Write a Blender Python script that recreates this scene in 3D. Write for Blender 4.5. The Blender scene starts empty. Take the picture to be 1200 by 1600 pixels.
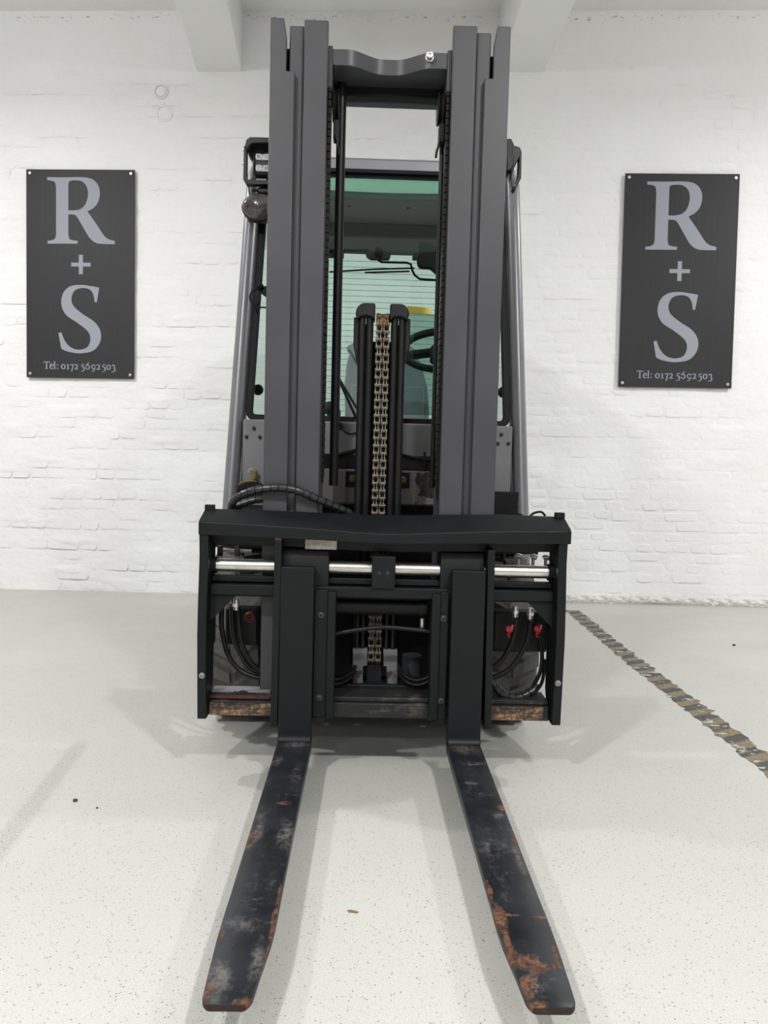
import bpy, math, random
import numpy as np
from mathutils import Matrix, Vector

random.seed(7)
rng = np.random.default_rng(7)
SC = bpy.context.scene
COL = SC.collection
R = math.radians

# ------------------------------------------------------------------ camera
FPX, CAM_H, PITCH, ROLL = 1250.0, 0.97, R(2.75), 0.0195
fwd = Vector((0, math.cos(PITCH), -math.sin(PITCH)))
r0 = Vector((1, 0, 0)); u0 = r0.cross(fwd)
cr = r0 * math.cos(ROLL) + u0 * math.sin(ROLL)
cu = -r0 * math.sin(ROLL) + u0 * math.cos(ROLL)
cam_data = bpy.data.cameras.new('camera')
cam = bpy.data.objects.new('camera', cam_data); COL.objects.link(cam)
cam_data.sensor_fit = 'VERTICAL'; cam_data.sensor_height = 36.0
cam_data.lens = FPX / 1600 * 36.0
cam_data.clip_start = 0.05
cam.matrix_world = Matrix(((cr.x, cu.x, -fwd.x, 0), (cr.y, cu.y, -fwd.y, 0), (cr.z, cu.z, -fwd.z, CAM_H), (0, 0, 0, 1)))
SC.camera = cam

# ------------------------------------------------------------------ world, lamps, exposure
w = bpy.data.worlds.new('world'); SC.world = w; w.use_nodes = True
w.node_tree.nodes['Background'].inputs[0].default_value = (0.93, 0.96, 1.0, 1)
w.node_tree.nodes['Background'].inputs[1].default_value = 0.04
SC.view_settings.view_transform = 'Standard'
SC.view_settings.look = 'None'
SC.view_settings.exposure = -0.13
SC.view_settings.gamma = 1.0
SC.view_settings.use_curve_mapping = False


def bay_or_fill_lamp(x, y, z, power, col=(1.0, 0.997, 0.988)):
    """round high-bay lamp or added fill lamp: a bright disc shining down, with an added point light to brighten the upper walls"""
    ld = bpy.data.lights.new('bay_or_fill_lamp', 'AREA')
    ld.shape = 'DISK'; ld.size = 0.24; ld.energy = power * 0.82; ld.color = col
    o = bpy.data.objects.new('bay_or_fill_lamp', ld); COL.objects.link(o); o.location = (x, y, z)
    pd = bpy.data.lights.new('bay_lamp_fill', 'POINT'); pd.energy = power * 0.40; pd.color = col; pd.shadow_soft_size = 0.10  # fill light added at the lamp to lift the upper wall
    q = bpy.data.objects.new('bay_lamp_fill', pd); COL.objects.link(q); q.location = (x, y, z)


# lamps hanging between the ceiling beams, in two rows; rear pair added as fill
for (lx, ly, lp) in ((-1.7, -0.7, 165), (1.6, -0.7, 165), (-3.3, 3.7, 112), (4.0, 3.7, 122), (-1.7, -4.6, 110), (1.6, -4.6, 110)):
    bay_or_fill_lamp(lx, ly, 3.85, lp)

# ------------------------------------------------------------------ frames
TR = Vector((-0.02, 2.5, 0.0))                                   # floor point below the fork shanks
RT = Matrix.Rotation(R(1.3), 3, 'Z') @ Matrix.Rotation(R(0.35), 3, 'Y')
TILT = Matrix.Rotation(R(1.0), 3, 'X')                           # mast leans forward by a degree
WALL_D, WALL_YAW = 6.19, R(-2.0)


def ray(px, py):
    return fwd + cr * ((px - 600) / FPX) + cu * ((800 - py) / FPX)


def _hit(px, py, y, B, o):
    bt = B.transposed()
    d = bt @ ray(px, py); c = bt @ (Vector((0, 0, CAM_H)) - o)
    return c + d * ((y - c.y) / d.y)


def M(px, py, y): return _hit(px, py, y, RT @ TILT, TR)           # point in the mast frame at its depth y
def T(px, py, y): return _hit(px, py, y, RT, TR)                  # point in the truck frame at its depth y


# ------------------------------------------------------------------ material helpers
MATS = {}


def new_mat(name):
    m = bpy.data.materials.new(name); m.use_nodes = True
    nt = m.node_tree
    MATS[name] = m
    return m, nt, nt.nodes['Principled BSDF'], nt.nodes['Material Output']


def node(nt, typ, **kw):
    n = nt.nodes.new(typ)
    for k, v in kw.items():
        if k.startswith('i_'):
            key = k[2:]
            key = int(key) if key.isdigit() else key
            n.inputs[key].default_value = v
        else:
            setattr(n, k, v)
    return n


def noise(nt, scale, detail=4, rough=0.55, vec=None, dist=0.0):
    n = node(nt, 'ShaderNodeTexNoise')
    n.inputs['Scale'].default_value = scale; n.inputs['Detail'].default_value = detail
    n.inputs['Roughness'].default_value = rough; n.inputs['Distortion'].default_value = dist
    if vec is not None: nt.links.new(vec, n.inputs['Vector'])
    return n.outputs['Fac']


def coords(nt, scale=(1, 1, 1), obj=True, loc=(0, 0, 0), rot=(0, 0, 0)):
    tc = node(nt, 'ShaderNodeTexCoord'); mp = node(nt, 'ShaderNodeMapping')
    mp.inputs['Scale'].default_value = scale; mp.inputs['Location'].default_value = loc; mp.inputs['Rotation'].default_value = rot
    nt.links.new(tc.outputs['Object' if obj else 'Generated'], mp.inputs['Vector'])
    return mp.outputs['Vector']


def ramp(nt, fac, stops):
    n = node(nt, 'ShaderNodeValToRGB')
    cr_ = n.color_ramp
    while len(cr_.elements) < len(stops): cr_.elements.new(0.5)
    for e, (p, c) in zip(cr_.elements, stops):
        e.position = p; e.color = (*c, 1) if len(c) == 3 else c
    nt.links.new(fac, n.inputs['Fac'])
    return n.outputs['Color']


def mix(nt, fac, a, b):
    n = node(nt, 'ShaderNodeMix', data_type='RGBA')
    for s, v in ((0, fac), (6, a), (7, b)):
        if hasattr(v, 'is_output'): nt.links.new(v, n.inputs[s])
        else: n.inputs[s].default_value = v if s == 0 else (*v, 1)
    return n.outputs[2]


def mth(nt, op, a, b=None, c=None, clamp=False):
    n = node(nt, 'ShaderNodeMath', operation=op, use_clamp=clamp)
    for i, v in enumerate((a, b, c)):
        if v is None: continue
        if hasattr(v, 'is_output'): nt.links.new(v, n.inputs[i])
        else: n.inputs[i].default_value = v
    return n.outputs[0]


def bump(nt, height, bsdf, strength=0.3, dist=0.01):
    n = node(nt, 'ShaderNodeBump'); n.inputs['Strength'].default_value = strength; n.inputs['Distance'].default_value = dist
    nt.links.new(height, n.inputs['Height']); nt.links.new(n.outputs['Normal'], bsdf.inputs['Normal'])


def simple(name, col, rough=0.5, metal=0.0, var=0.0, vscale=8.0, bmp=0.0, spec=None):
    m, nt, b, out = new_mat(name)
    b.inputs['Base Color'].default_value = (*col, 1); b.inputs['Roughness'].default_value = rough; b.inputs['Metallic'].default_value = metal
    if spec is not None: b.inputs['Specular IOR Level'].default_value = spec
    if var:
        v = coords(nt)
        n = noise(nt, vscale, 5, 0.6, v)
        lo = tuple(c * (1 - var) for c in col); hi = tuple(min(1, c * (1 + var)) for c in col)
        nt.links.new(ramp(nt, n, ((0.3, lo), (0.7, hi))), b.inputs['Base Color'])
        r = mth(nt, 'MULTIPLY_ADD', n, 0.25, rough - 0.12)
        nt.links.new(r, b.inputs['Roughness'])
    if bmp:
        v2 = coords(nt)
        bump(nt, noise(nt, 120, 3, 0.6, v2), b, bmp, 0.001)
    return m


def worn_black(name, base=(0.0062, 0.007, 0.0082), dust=(0.10, 0.095, 0.085), amount=0.5, rough=0.45):
    m, nt, b, out = new_mat(name)
    v = coords(nt)
    n1 = noise(nt, 9, 8, 0.7, v); n2 = noise(nt, 60, 6, 0.75, v)
    f = mth(nt, 'MULTIPLY', mth(nt, 'SUBTRACT', n1, 0.62 - 0.1 * amount, clamp=True), 3.0, clamp=True)
    f2 = mth(nt, 'MULTIPLY', mth(nt, 'SUBTRACT', n2, 0.66, clamp=True), 6.0, clamp=True)
    c = mix(nt, mth(nt, 'MULTIPLY', f, 0.5 * amount), base, tuple(2.2 * x for x in base))
    c = mix(nt, mth(nt, 'MULTIPLY', f2, 0.6 * amount), c, dust)
    b.inputs['Specular IOR Level'].default_value = 0.24
    chip = noise(nt, 170, 3, 0.6, v)                       # small chips down to the primer
    c = mix(nt, mth(nt, 'MULTIPLY', mth(nt, 'SUBTRACT', chip, 0.70, clamp=True), 9.0, clamp=True), c, (0.16, 0.15, 0.135))
    nt.links.new(c, b.inputs['Base Color'])
    nt.links.new(mth(nt, 'MULTIPLY_ADD', n1, 0.3, rough - 0.15), b.inputs['Roughness'])
    bump(nt, n2, b, 0.15, 0.001)
    return m


simple('mast_grey', (0.058, 0.0565, 0.0625), 0.38, 0.0, 0.08, 5.0, spec=0.32)
simple('cab_grey', (0.20, 0.20, 0.215), 0.36, 0.35, 0.06, 4.0)
simple('panel_grey', (0.20, 0.198, 0.21), 0.45, 0.0, 0.10, 5.0)
worn_black('black_paint')
worn_black('black_bar', amount=1.0, dust=(0.16, 0.15, 0.13))
simple('dark_plate', (0.007, 0.0075, 0.009), 0.55, 0, 0.3, 12, spec=0.22)
simple('black_plastic', (0.008, 0.0085, 0.0085), 0.42, 0, 0.2, 20, spec=0.28)
simple('rubber_hose', (0.006, 0.006, 0.0065), 0.38, 0, 0.3, 30, spec=0.28)
simple('hose_wrap', (0.016, 0.017, 0.018), 0.3, 0, 0.4, 60)
simple('gasket', (0.005, 0.0055, 0.0055), 0.5, spec=0.15)
simple('tyre_grey', (0.085, 0.083, 0.078), 0.75, 0, 0.3, 14, 0.2)
simple('zinc', (0.62, 0.61, 0.58), 0.32, 0.9, 0.2, 40)
simple('bolt_dark', (0.06, 0.06, 0.06), 0.4, 0.7)
simple('red_plastic', (0.24, 0.012, 0.016), 0.4)
simple('red_dark', (0.085, 0.010, 0.012), 0.45, spec=0.3)
simple('bolt_steel', (0.27, 0.27, 0.26), 0.4, 0.6, 0.3, 60)
simple('yellow_paint', (0.17, 0.105, 0.015), 0.5, 0, 0.4, 30)
simple('seat_grey', (0.26, 0.28, 0.29), 0.6, 0, 0.1, 10)
simple('interior_dark', (0.018, 0.021, 0.022), 0.55, spec=0.25)
simple('headliner_grey', (0.075, 0.08, 0.08), 0.7)
simple('lamp_lens', (0.30, 0.31, 0.33), 0.15, 0.5, 0.3, 60)
simple('led_chip', (0.22, 0.22, 0.23), 0.3, 0.6)
simple('beacon_lens', (0.09, 0.085, 0.08), 0.1, 0.2, 0.5, 30)
simple('sticker_white', (0.42, 0.40, 0.34), 0.6, 0, 0.4, 40)
simple('sticker_yellow', (0.62, 0.52, 0.08), 0.5)
simple('canister_grey', (0.045, 0.047, 0.055), 0.45)
simple('red_worn', (0.075, 0.012, 0.016), 0.5, 0, 0.5, 40)
simple('sign_letter', (0.31, 0.325, 0.37), 0.6, 0.0, spec=0.25)
simple('leaf_brown', (0.19, 0.12, 0.055), 0.7)
simple('stone', (0.05, 0.05, 0.05), 0.8)


def chrome():
    m, nt, b, out = new_mat('chrome_shaft')
    v = coords(nt, (1, 1, 1)); n = noise(nt, 25, 8, 0.75, v)
    nt.links.new(ramp(nt, n, ((0.35, (0.72, 0.70, 0.66)), (0.6, (0.62, 0.60, 0.55)), (0.75, (0.30, 0.26, 0.20)))), b.inputs['Base Color'])
    b.inputs['Metallic'].default_value = 1.0
    nt.links.new(mth(nt, 'MULTIPLY_ADD', n, 0.30, 0.16), b.inputs['Roughness'])
chrome()


def chain_mat(name, tone, rust):
    m, nt, b, out = new_mat(name)
    v = coords(nt); n = noise(nt, 70, 6, 0.7, v)
    nt.links.new(ramp(nt, n, ((0.35, tone), (0.55, tuple(0.6 * c for c in tone)), (0.68, rust))), b.inputs['Base Color'])
    b.inputs['Metallic'].default_value = 0.65; b.inputs['Roughness'].default_value = 0.42
chain_mat('chain_steel', (0.19, 0.168, 0.13), (0.15, 0.075, 0.03))
chain_mat('chain_rust', (0.20, 0.11, 0.05), (0.12, 0.045, 0.015))
chain_mat('chain_dark', (0.018, 0.0155, 0.013), (0.02, 0.011, 0.006))


def fork_mat(name, off, rust, scuffs):
    m, nt, b, out = new_mat(name)
    v = coords(nt, loc=off)
    tc = node(nt, 'ShaderNodeTexCoord'); sep = node(nt, 'ShaderNodeSeparateXYZ'); nt.links.new(tc.outputs['Object'], sep.inputs[0])
    big = noise(nt, 6.0, 6, 0.62, v); fine = noise(nt, 55, 8, 0.8, v)
    streak = noise(nt, 1.0, 7, 0.75, coords(nt, (26, 7, 8), loc=off)); cross_s = noise(nt, 1.0, 6, 0.75, coords(nt, (6, 34, 8), loc=off))
    base = mix(nt, ramp(nt, big, ((0.38, (0, 0, 0)), (0.68, (1, 1, 1)))), (0.006, 0.0068, 0.009), (0.020, 0.0225, 0.028))
    # dry grey scuffs, lengthwise and across
    def scuff(a, thr, gain): return mth(nt, 'MULTIPLY', mth(nt, 'SUBTRACT', mth(nt, 'ADD', mth(nt, 'MULTIPLY', a, 0.55), mth(nt, 'MULTIPLY', fine, 0.5)), thr, clamp=True), gain, clamp=True)
    base = mix(nt, mth(nt, 'MULTIPLY', scuff(streak, 0.56, 6.0), 0.6), base, (0.09, 0.092, 0.105))
    base = mix(nt, mth(nt, 'MULTIPLY', scuff(cross_s, 0.60, 9.0), 0.5), base, (0.19, 0.175, 0.16))
    X_, Y_ = sep.outputs['X'], sep.outputs['Y']
    along = mth(nt, 'MULTIPLY', Y_, -0.8333)
    wv = noise(nt, 22, 7, 0.75, coords(nt, (1, 0.6, 1), loc=off))
    def blobs(lst, gain, wob):
        best = None
        for (bx, by, rx, ry) in lst:
            dx_ = mth(nt, 'MULTIPLY', mth(nt, 'SUBTRACT', X_, bx), 1 / rx); dy_ = mth(nt, 'MULTIPLY', mth(nt, 'SUBTRACT', Y_, by), 1 / ry)
            d_ = mth(nt, 'SQRT', mth(nt, 'ADD', mth(nt, 'MULTIPLY', dx_, dx_), mth(nt, 'MULTIPLY', dy_, dy_)))
            q_ = mth(nt, 'SUBTRACT', 1.0, d_)
            best = q_ if best is None else mth(nt, 'MAXIMUM', best, q_)
        best = mth(nt, 'MAXIMUM', best, -1.2)
        return mth(nt, 'MULTIPLY', mth(nt, 'ADD', best, mth(nt, 'MULTIPLY_ADD', wv, wob, -0.5 * wob)), gain, clamp=True)
    base = mix(nt, mth(nt, 'MULTIPLY', mth(nt, 'MULTIPLY', blobs(scuffs, 1.2, 3.0), mth(nt, 'MULTIPLY', mth(nt, 'SUBTRACT', mth(nt, 'ADD', mth(nt, 'MULTIPLY', streak, 0.5), mth(nt, 'MULTIPLY', fine, 0.75)), 0.565, clamp=True), 8.0, clamp=True)), 0.6), base, (0.17, 0.155, 0.14))
    rf = mth(nt, 'MULTIPLY', blobs(rust, 2.2, 4.2), mth(nt, 'MULTIPLY', mth(nt, 'SUBTRACT', fine, 0.36, clamp=True), 6.0, clamp=True))
    rustc = ramp(nt, fine, ((0.36, (0.045, 0.018, 0.010)), (0.48, (0.105, 0.042, 0.020)), (0.58, (0.175, 0.082, 0.042)), (0.70, (0.17, 0.125, 0.095))))
    col = mix(nt, mth(nt, 'MULTIPLY', rf, 0.70 if off[0] == 0 else 0.88), base, rustc)
    endf = mth(nt, 'MULTIPLY', mth(nt, 'SUBTRACT', along, 1.0015, clamp=True), 900.0, clamp=True)      # bare end face
    col = mix(nt, mth(nt, 'MULTIPLY', endf, 0.85), col, (0.022, 0.009, 0.007))
    nt.links.new(col, b.inputs['Base Color'])
    b.inputs['Specular IOR Level'].default_value = 0.35
    nt.links.new(mth(nt, 'MULTIPLY_ADD', rf, 0.4, 0.40), b.inputs['Roughness'])
    bump(nt, mth(nt, 'ADD', fine, rf), b, 0.25, 0.0015)
fork_mat('fork_worn_left', (0.0, 0.0, 0.0),
         [(0.014, -0.448, 0.014, 0.012), (-0.043, -0.64, 0.010, 0.05), (0.049, -0.90, 0.004, 0.06), (0.049, -0.985, 0.006, 0.07), (0.049, -1.07, 0.004, 0.06), (-0.050, -1.022, 0.018, 0.022), (-0.046, -1.172, 0.018, 0.03), (0.022, -1.196, 0.022, 0.016)],
         [(0.0, -0.03, 0.06, 0.03), (-0.035, -0.16, 0.02, 0.05), (0.03, -0.25, 0.02, 0.06), (-0.04, -0.60, 0.02, 0.10), (0.035, -0.62, 0.025, 0.09), (0.0, -0.985, 0.06, 0.022), (0.03, -1.10, 0.015, 0.08), (-0.03, -1.14, 0.03, 0.05)])
fork_mat('fork_worn_right', (4.3, 2.2, 0.0),
         [(0.042, -0.457, 0.013, 0.018), (0.048, -0.62, 0.009, 0.04), (-0.049, -0.86, 0.008, 0.05), (-0.046, -0.95, 0.014, 0.07), (-0.044, -1.05, 0.014, 0.08), (-0.020, -0.940, 0.03, 0.006), (0.045, -0.946, 0.025, 0.006), (-0.020, -1.095, 0.040, 0.028), (0.02, -1.10, 0.03, 0.012), (-0.030, -1.15, 0.014, 0.04), (0.042, -1.045, 0.007, 0.035), (0.040, -1.10, 0.008, 0.03), (-0.02, -1.198, 0.03, 0.012)],
         [(0.0, -0.04, 0.06, 0.06), (0.02, -0.16, 0.05, 0.02), (-0.02, -0.30, 0.03, 0.015), (0.03, -0.50, 0.02, 0.03), (-0.02, -0.66, 0.04, 0.05), (0.04, -0.72, 0.012, 0.08), (-0.02, -1.15, 0.03, 0.04)])


def rusty_bar(name, thr, gain, rust_stops):
    m, nt, b, out = new_mat(name)
    v = coords(nt, (1, 1, 1)); s = coords(nt, (5, 5, 60))
    n = noise(nt, 12, 7, 0.7, v); st = noise(nt, 1.5, 6, 0.7, s); f = noise(nt, 90, 6, 0.75, v)
    k = mth(nt, 'MULTIPLY', mth(nt, 'SUBTRACT', mth(nt, 'ADD', mth(nt, 'MULTIPLY', n, 0.55), mth(nt, 'MULTIPLY', st, 0.45)), thr, clamp=True), gain, clamp=True)
    nt.links.new(mix(nt, k, (0.016, 0.0165, 0.017), ramp(nt, f, rust_stops)), b.inputs['Base Color'])
    b.inputs['Roughness'].default_value = 0.55; b.inputs['Specular IOR Level'].default_value = 0.3
    bump(nt, f, b, 0.25, 0.001)
rusty_bar('rusty_bar', 0.44, 7.0, ((0.32, (0.06, 0.03, 0.015)), (0.46, (0.20, 0.095, 0.04)), (0.56, (0.27, 0.19, 0.12)), (0.7, (0.36, 0.31, 0.25))))
rusty_bar('worn_bar', 0.53, 8.0, ((0.35, (0.05, 0.045, 0.04)), (0.6, (0.12, 0.105, 0.09)), (0.75, (0.22, 0.20, 0.18))))


def patchy(name, paint, thr):
    m, nt, b, out = new_mat(name)
    v = coords(nt); n = noise(nt, 8, 4, 0.5, v); f = noise(nt, 60, 5, 0.7, v)
    k = ramp(nt, n, ((thr, (0, 0, 0)), (thr + 0.015, (1, 1, 1))))
    rust = ramp(nt, f, ((0.35, (0.012, 0.011, 0.011)), (0.55, (0.03, 0.02, 0.014)), (0.68, (0.16, 0.065, 0.02))))
    nt.links.new(mix(nt, k, paint, rust), b.inputs['Base Color']); b.inputs['Roughness'].default_value = 0.55
patchy('flaked_grey', (0.17, 0.165, 0.165), 0.57)
patchy('flaked_light', (0.22, 0.215, 0.22), 0.60)
patchy('flaked_plate', (0.115, 0.112, 0.118), 0.585)


def glass(name, tint, refl=1.0):
    m, nt, b, out = new_mat(name)
    nt.nodes.remove(b)
    t = node(nt, 'ShaderNodeBsdfTransparent'); t.inputs[0].default_value = (*tint, 1)
    g = node(nt, 'ShaderNodeBsdfGlossy'); g.inputs['Roughness'].default_value = 0.015
    lw = node(nt, 'ShaderNodeLayerWeight'); lw.inputs['Blend'].default_value = 0.5
    fr = mth(nt, 'MULTIPLY_ADD', mth(nt, 'POWER', lw.outputs['Facing'], 5.0), 0.5, 0.022)
    mx = node(nt, 'ShaderNodeMixShader')
    nt.links.new(mth(nt, 'MULTIPLY', fr, refl, clamp=True), mx.inputs[0])
    nt.links.new(t.outputs[0], mx.inputs[1]); nt.links.new(g.outputs[0], mx.inputs[2])
    nt.links.new(mx.outputs[0], out.inputs['Surface'])
# one face of a pane each: light crosses two faces
glass('green_glass', (0.825, 0.93, 0.89))
glass('screen_glass', (0.945, 0.975, 0.965))
glass('side_glass', (0.93, 0.965, 0.95))
glass('roof_glass_tint', (0.56, 0.79, 0.69))
glass('reflection_tint', (0.66, 0.74, 0.72), 0.6)  # dark tint of the sheet that imitates a windscreen reflection


def wall_mat(name, dirt=True):
    m, nt, b, out = new_mat(name)
    tc = node(nt, 'ShaderNodeNewGeometry')
    pos = tc.outputs['Position']
    n1 = noise(nt, 1.3, 5, 0.6, pos); n2 = noise(nt, 16, 6, 0.65, pos); n3 = noise(nt, 90, 4, 0.6, pos)
    col = ramp(nt, n1, ((0.3, (0.835, 0.83, 0.825)), (0.7, (0.88, 0.878, 0.876))))
    if dirt:
        sep = node(nt, 'ShaderNodeSeparateXYZ'); nt.links.new(pos, sep.inputs[0])
        low = mth(nt, 'SUBTRACT', 1.0, mth(nt, 'MULTIPLY', sep.outputs['Z'], 9.0), clamp=True)     # chipped paint at the foot
        rightside = mth(nt, 'MULTIPLY', mth(nt, 'ADD', sep.outputs['X'], -0.2, clamp=True), 1.0, clamp=True)
        sp = coords(nt, (1, 1, 2.4), loc=(0, 0, 0)); chip = noise(nt, 19, 7, 0.75, sp)
        amt = mth(nt, 'MULTIPLY', mth(nt, 'SUBTRACT', mth(nt, 'ADD', chip, mth(nt, 'MULTIPLY', mth(nt, 'MULTIPLY', low, mth(nt, 'MULTIPLY_ADD', rightside, 0.8, 0.2)), 0.34)), 0.69, clamp=True), 10.0, clamp=True)
        col = mix(nt, mth(nt, 'MULTIPLY', amt, 0.75), col, (0.30, 0.26, 0.22))
        # specks where the paint has broken along the ceiling joint
        top = mth(nt, 'SUBTRACT', 1.0, mth(nt, 'MULTIPLY', mth(nt, 'ABSOLUTE', mth(nt, 'SUBTRACT', sep.outputs['Z'], 4.40)), 14.0), clamp=True)
        sp2 = noise(nt, 34, 4, 0.65, coords(nt, (0.7, 1, 1.6)))
        amt2 = mth(nt, 'MULTIPLY', mth(nt, 'SUBTRACT', mth(nt, 'ADD', sp2, mth(nt, 'MULTIPLY', top, 0.16)), 0.72, clamp=True), 12.0, clamp=True)
        col = mix(nt, mth(nt, 'MULTIPLY', amt2, 0.8), col, (0.22, 0.20, 0.17))
    nt.links.new(col, b.inputs['Base Color']); b.inputs['Roughness'].default_value = 0.62
    h = mth(nt, 'ADD', mth(nt, 'MULTIPLY', n2, 1.0), mth(nt, 'MULTIPLY', n3, 0.25))
    bump(nt, h, b, 0.45, 0.012)
wall_mat('white_brick_paint')
wall_mat('white_plaster', False)
simple('hall_wall_paint', (0.36, 0.36, 0.35), 0.7)


def floor_mat():
    m, nt, b, out = new_mat('grey_floor_coating')
    g = node(nt, 'ShaderNodeNewGeometry'); pos = g.outputs['Position']
    n1 = noise(nt, 0.9, 6, 0.6, pos); n2 = noise(nt, 6, 6, 0.65, pos); n3 = noise(nt, 260, 3, 0.6, pos)
    col = ramp(nt, n1, ((0.3, (0.50, 0.50, 0.468)), (0.7, (0.56, 0.558, 0.525))))
    col = mix(nt, ramp(nt, n3, ((0.40, (0.22, 0.22, 0.22)), (0.60, (0, 0, 0)))), col, (0.23, 0.23, 0.21))
    vo = node(nt, 'ShaderNodeTexVoronoi'); vo.inputs['Scale'].default_value = 105; nt.links.new(pos, vo.inputs['Vector'])
    pick = noise(nt, 43, 2, 0.5, pos)
    dots = mth(nt, 'MULTIPLY', ramp(nt, vo.outputs['Distance'], ((0.13, (1, 1, 1)), (0.22, (0, 0, 0)))), ramp(nt, pick, ((0.42, (0, 0, 0)), (0.56, (1, 1, 1)))))
    col = mix(nt, mth(nt, 'MULTIPLY', dots, 0.8), col, (0.06, 0.06, 0.055))
    v2 = node(nt, 'ShaderNodeTexVoronoi'); v2.inputs['Scale'].default_value = 210; nt.links.new(pos, v2.inputs['Vector'])
    fine_dots = mth(nt, 'MULTIPLY', ramp(nt, v2.outputs['Distance'], ((0.14, (1, 1, 1)), (0.26, (0, 0, 0)))), ramp(nt, noise(nt, 70, 2, 0.5, pos), ((0.42, (0, 0, 0)), (0.6, (1, 1, 1)))))
    col = mix(nt, mth(nt, 'MULTIPLY', fine_dots, 0.6), col, (0.14, 0.14, 0.125))
    # grey smudges
    st = mth(nt, 'MULTIPLY', mth(nt, 'SUBTRACT', n2, 0.66, clamp=True), 3.0, clamp=True)
    col = mix(nt, mth(nt, 'MULTIPLY', st, 0.35), col, (0.33, 0.31, 0.27))
    # rubber skid mark on the left
    sep = node(nt, 'ShaderNodeSeparateXYZ'); nt.links.new(pos, sep.inputs[0])
    x0, y0, x1, y1 = -1.055, 2.81, -0.955, 1.95
    line = mth(nt, 'MULTIPLY_ADD', mth(nt, 'SUBTRACT', sep.outputs['Y'], y0), (x1 - x0) / (y1 - y0), x0)
    dx = mth(nt, 'ABSOLUTE', mth(nt, 'SUBTRACT', sep.outputs['X'], line))
    band = mth(nt, 'SUBTRACT', 1.0, mth(nt, 'MULTIPLY', dx, 26.0), clamp=True)
    band = mth(nt, 'MULTIPLY', mth(nt, 'MULTIPLY', band, 2.0, clamp=True), mth(nt, 'MULTIPLY', mth(nt, 'SUBTRACT', 2.83, sep.outputs['Y'], clamp=True), 12.0, clamp=True))
    sk = noise(nt, 170, 3, 0.75, pos)
    band = mth(nt, 'MULTIPLY', band, mth(nt, 'MULTIPLY', mth(nt, 'SUBTRACT', sk, 0.40, clamp=True), 4.5, clamp=True))
    col = mix(nt, mth(nt, 'MULTIPLY', band, 0.55), col, (0.20, 0.20, 0.20))
    nt.links.new(col, b.inputs['Base Color'])
    nt.links.new(mth(nt, 'MULTIPLY_ADD', n2, 0.25, 0.36), b.inputs['Roughness'])
    b.inputs['Specular IOR Level'].default_value = 0.35
    bump(nt, n3, b, 0.12, 0.002)
floor_mat()


def tape_mat():
    m, nt, b, out = new_mat('hazard_tape')
    g = node(nt, 'ShaderNodeNewGeometry'); pos = g.outputs['Position']
    sep = node(nt, 'ShaderNodeSeparateXYZ'); nt.links.new(pos, sep.inputs[0])
    wob = noise(nt, 25, 3, 0.6, pos)
    t = mth(nt, 'ADD', mth(nt, 'SUBTRACT', sep.outputs['Y'], mth(nt, 'MULTIPLY', sep.outputs['X'], 0.58)), mth(nt, 'MULTIPLY', wob, 0.012))
    fr = mth(nt, 'FRACT', mth(nt, 'MULTIPLY', t, 1 / 0.135))
    n = noise(nt, 60, 5, 0.7, pos)
    ye = ramp(nt, n, ((0.3, (0.14, 0.105, 0.05)), (0.7, (0.25, 0.20, 0.11))))
    bl = ramp(nt, n, ((0.3, (0.026, 0.025, 0.026)), (0.75, (0.085, 0.08, 0.078))))
    col = mix(nt, mth(nt, 'GREATER_THAN', fr, 0.5), bl, ye)
    sm = noise(nt, 9, 5, 0.7, pos)
    col = mix(nt, ramp(nt, sm, ((0.55, (0, 0, 0)), (0.68, (0.55, 0.55, 0.55)))), col, (0.13, 0.115, 0.09))
    nt.links.new(col, b.inputs['Base Color']); b.inputs['Roughness'].default_value = 0.55
    lost = noise(nt, 13, 6, 0.72, coords(nt, (1, 1.3, 1)))
    a = ramp(nt, lost, ((0.55, (1, 1, 1)), (0.565, (0, 0, 0))))
    nt.links.new(a, b.inputs['Alpha'])
tape_mat()


def sign_mat():
    m, nt, b, out = new_mat('sign_anthracite')
    v = coords(nt, (90, 1, 1)); n = noise(nt, 1.0, 5, 0.6, v)
    nt.links.new(ramp(nt, n, ((0.3, (0.030, 0.030, 0.032)), (0.7, (0.038, 0.038, 0.040)))), b.inputs['Base Color'])
    b.inputs['Roughness'].default_value = 0.5; b.inputs['Specular IOR Level'].default_value = 0.22
sign_mat()


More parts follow.
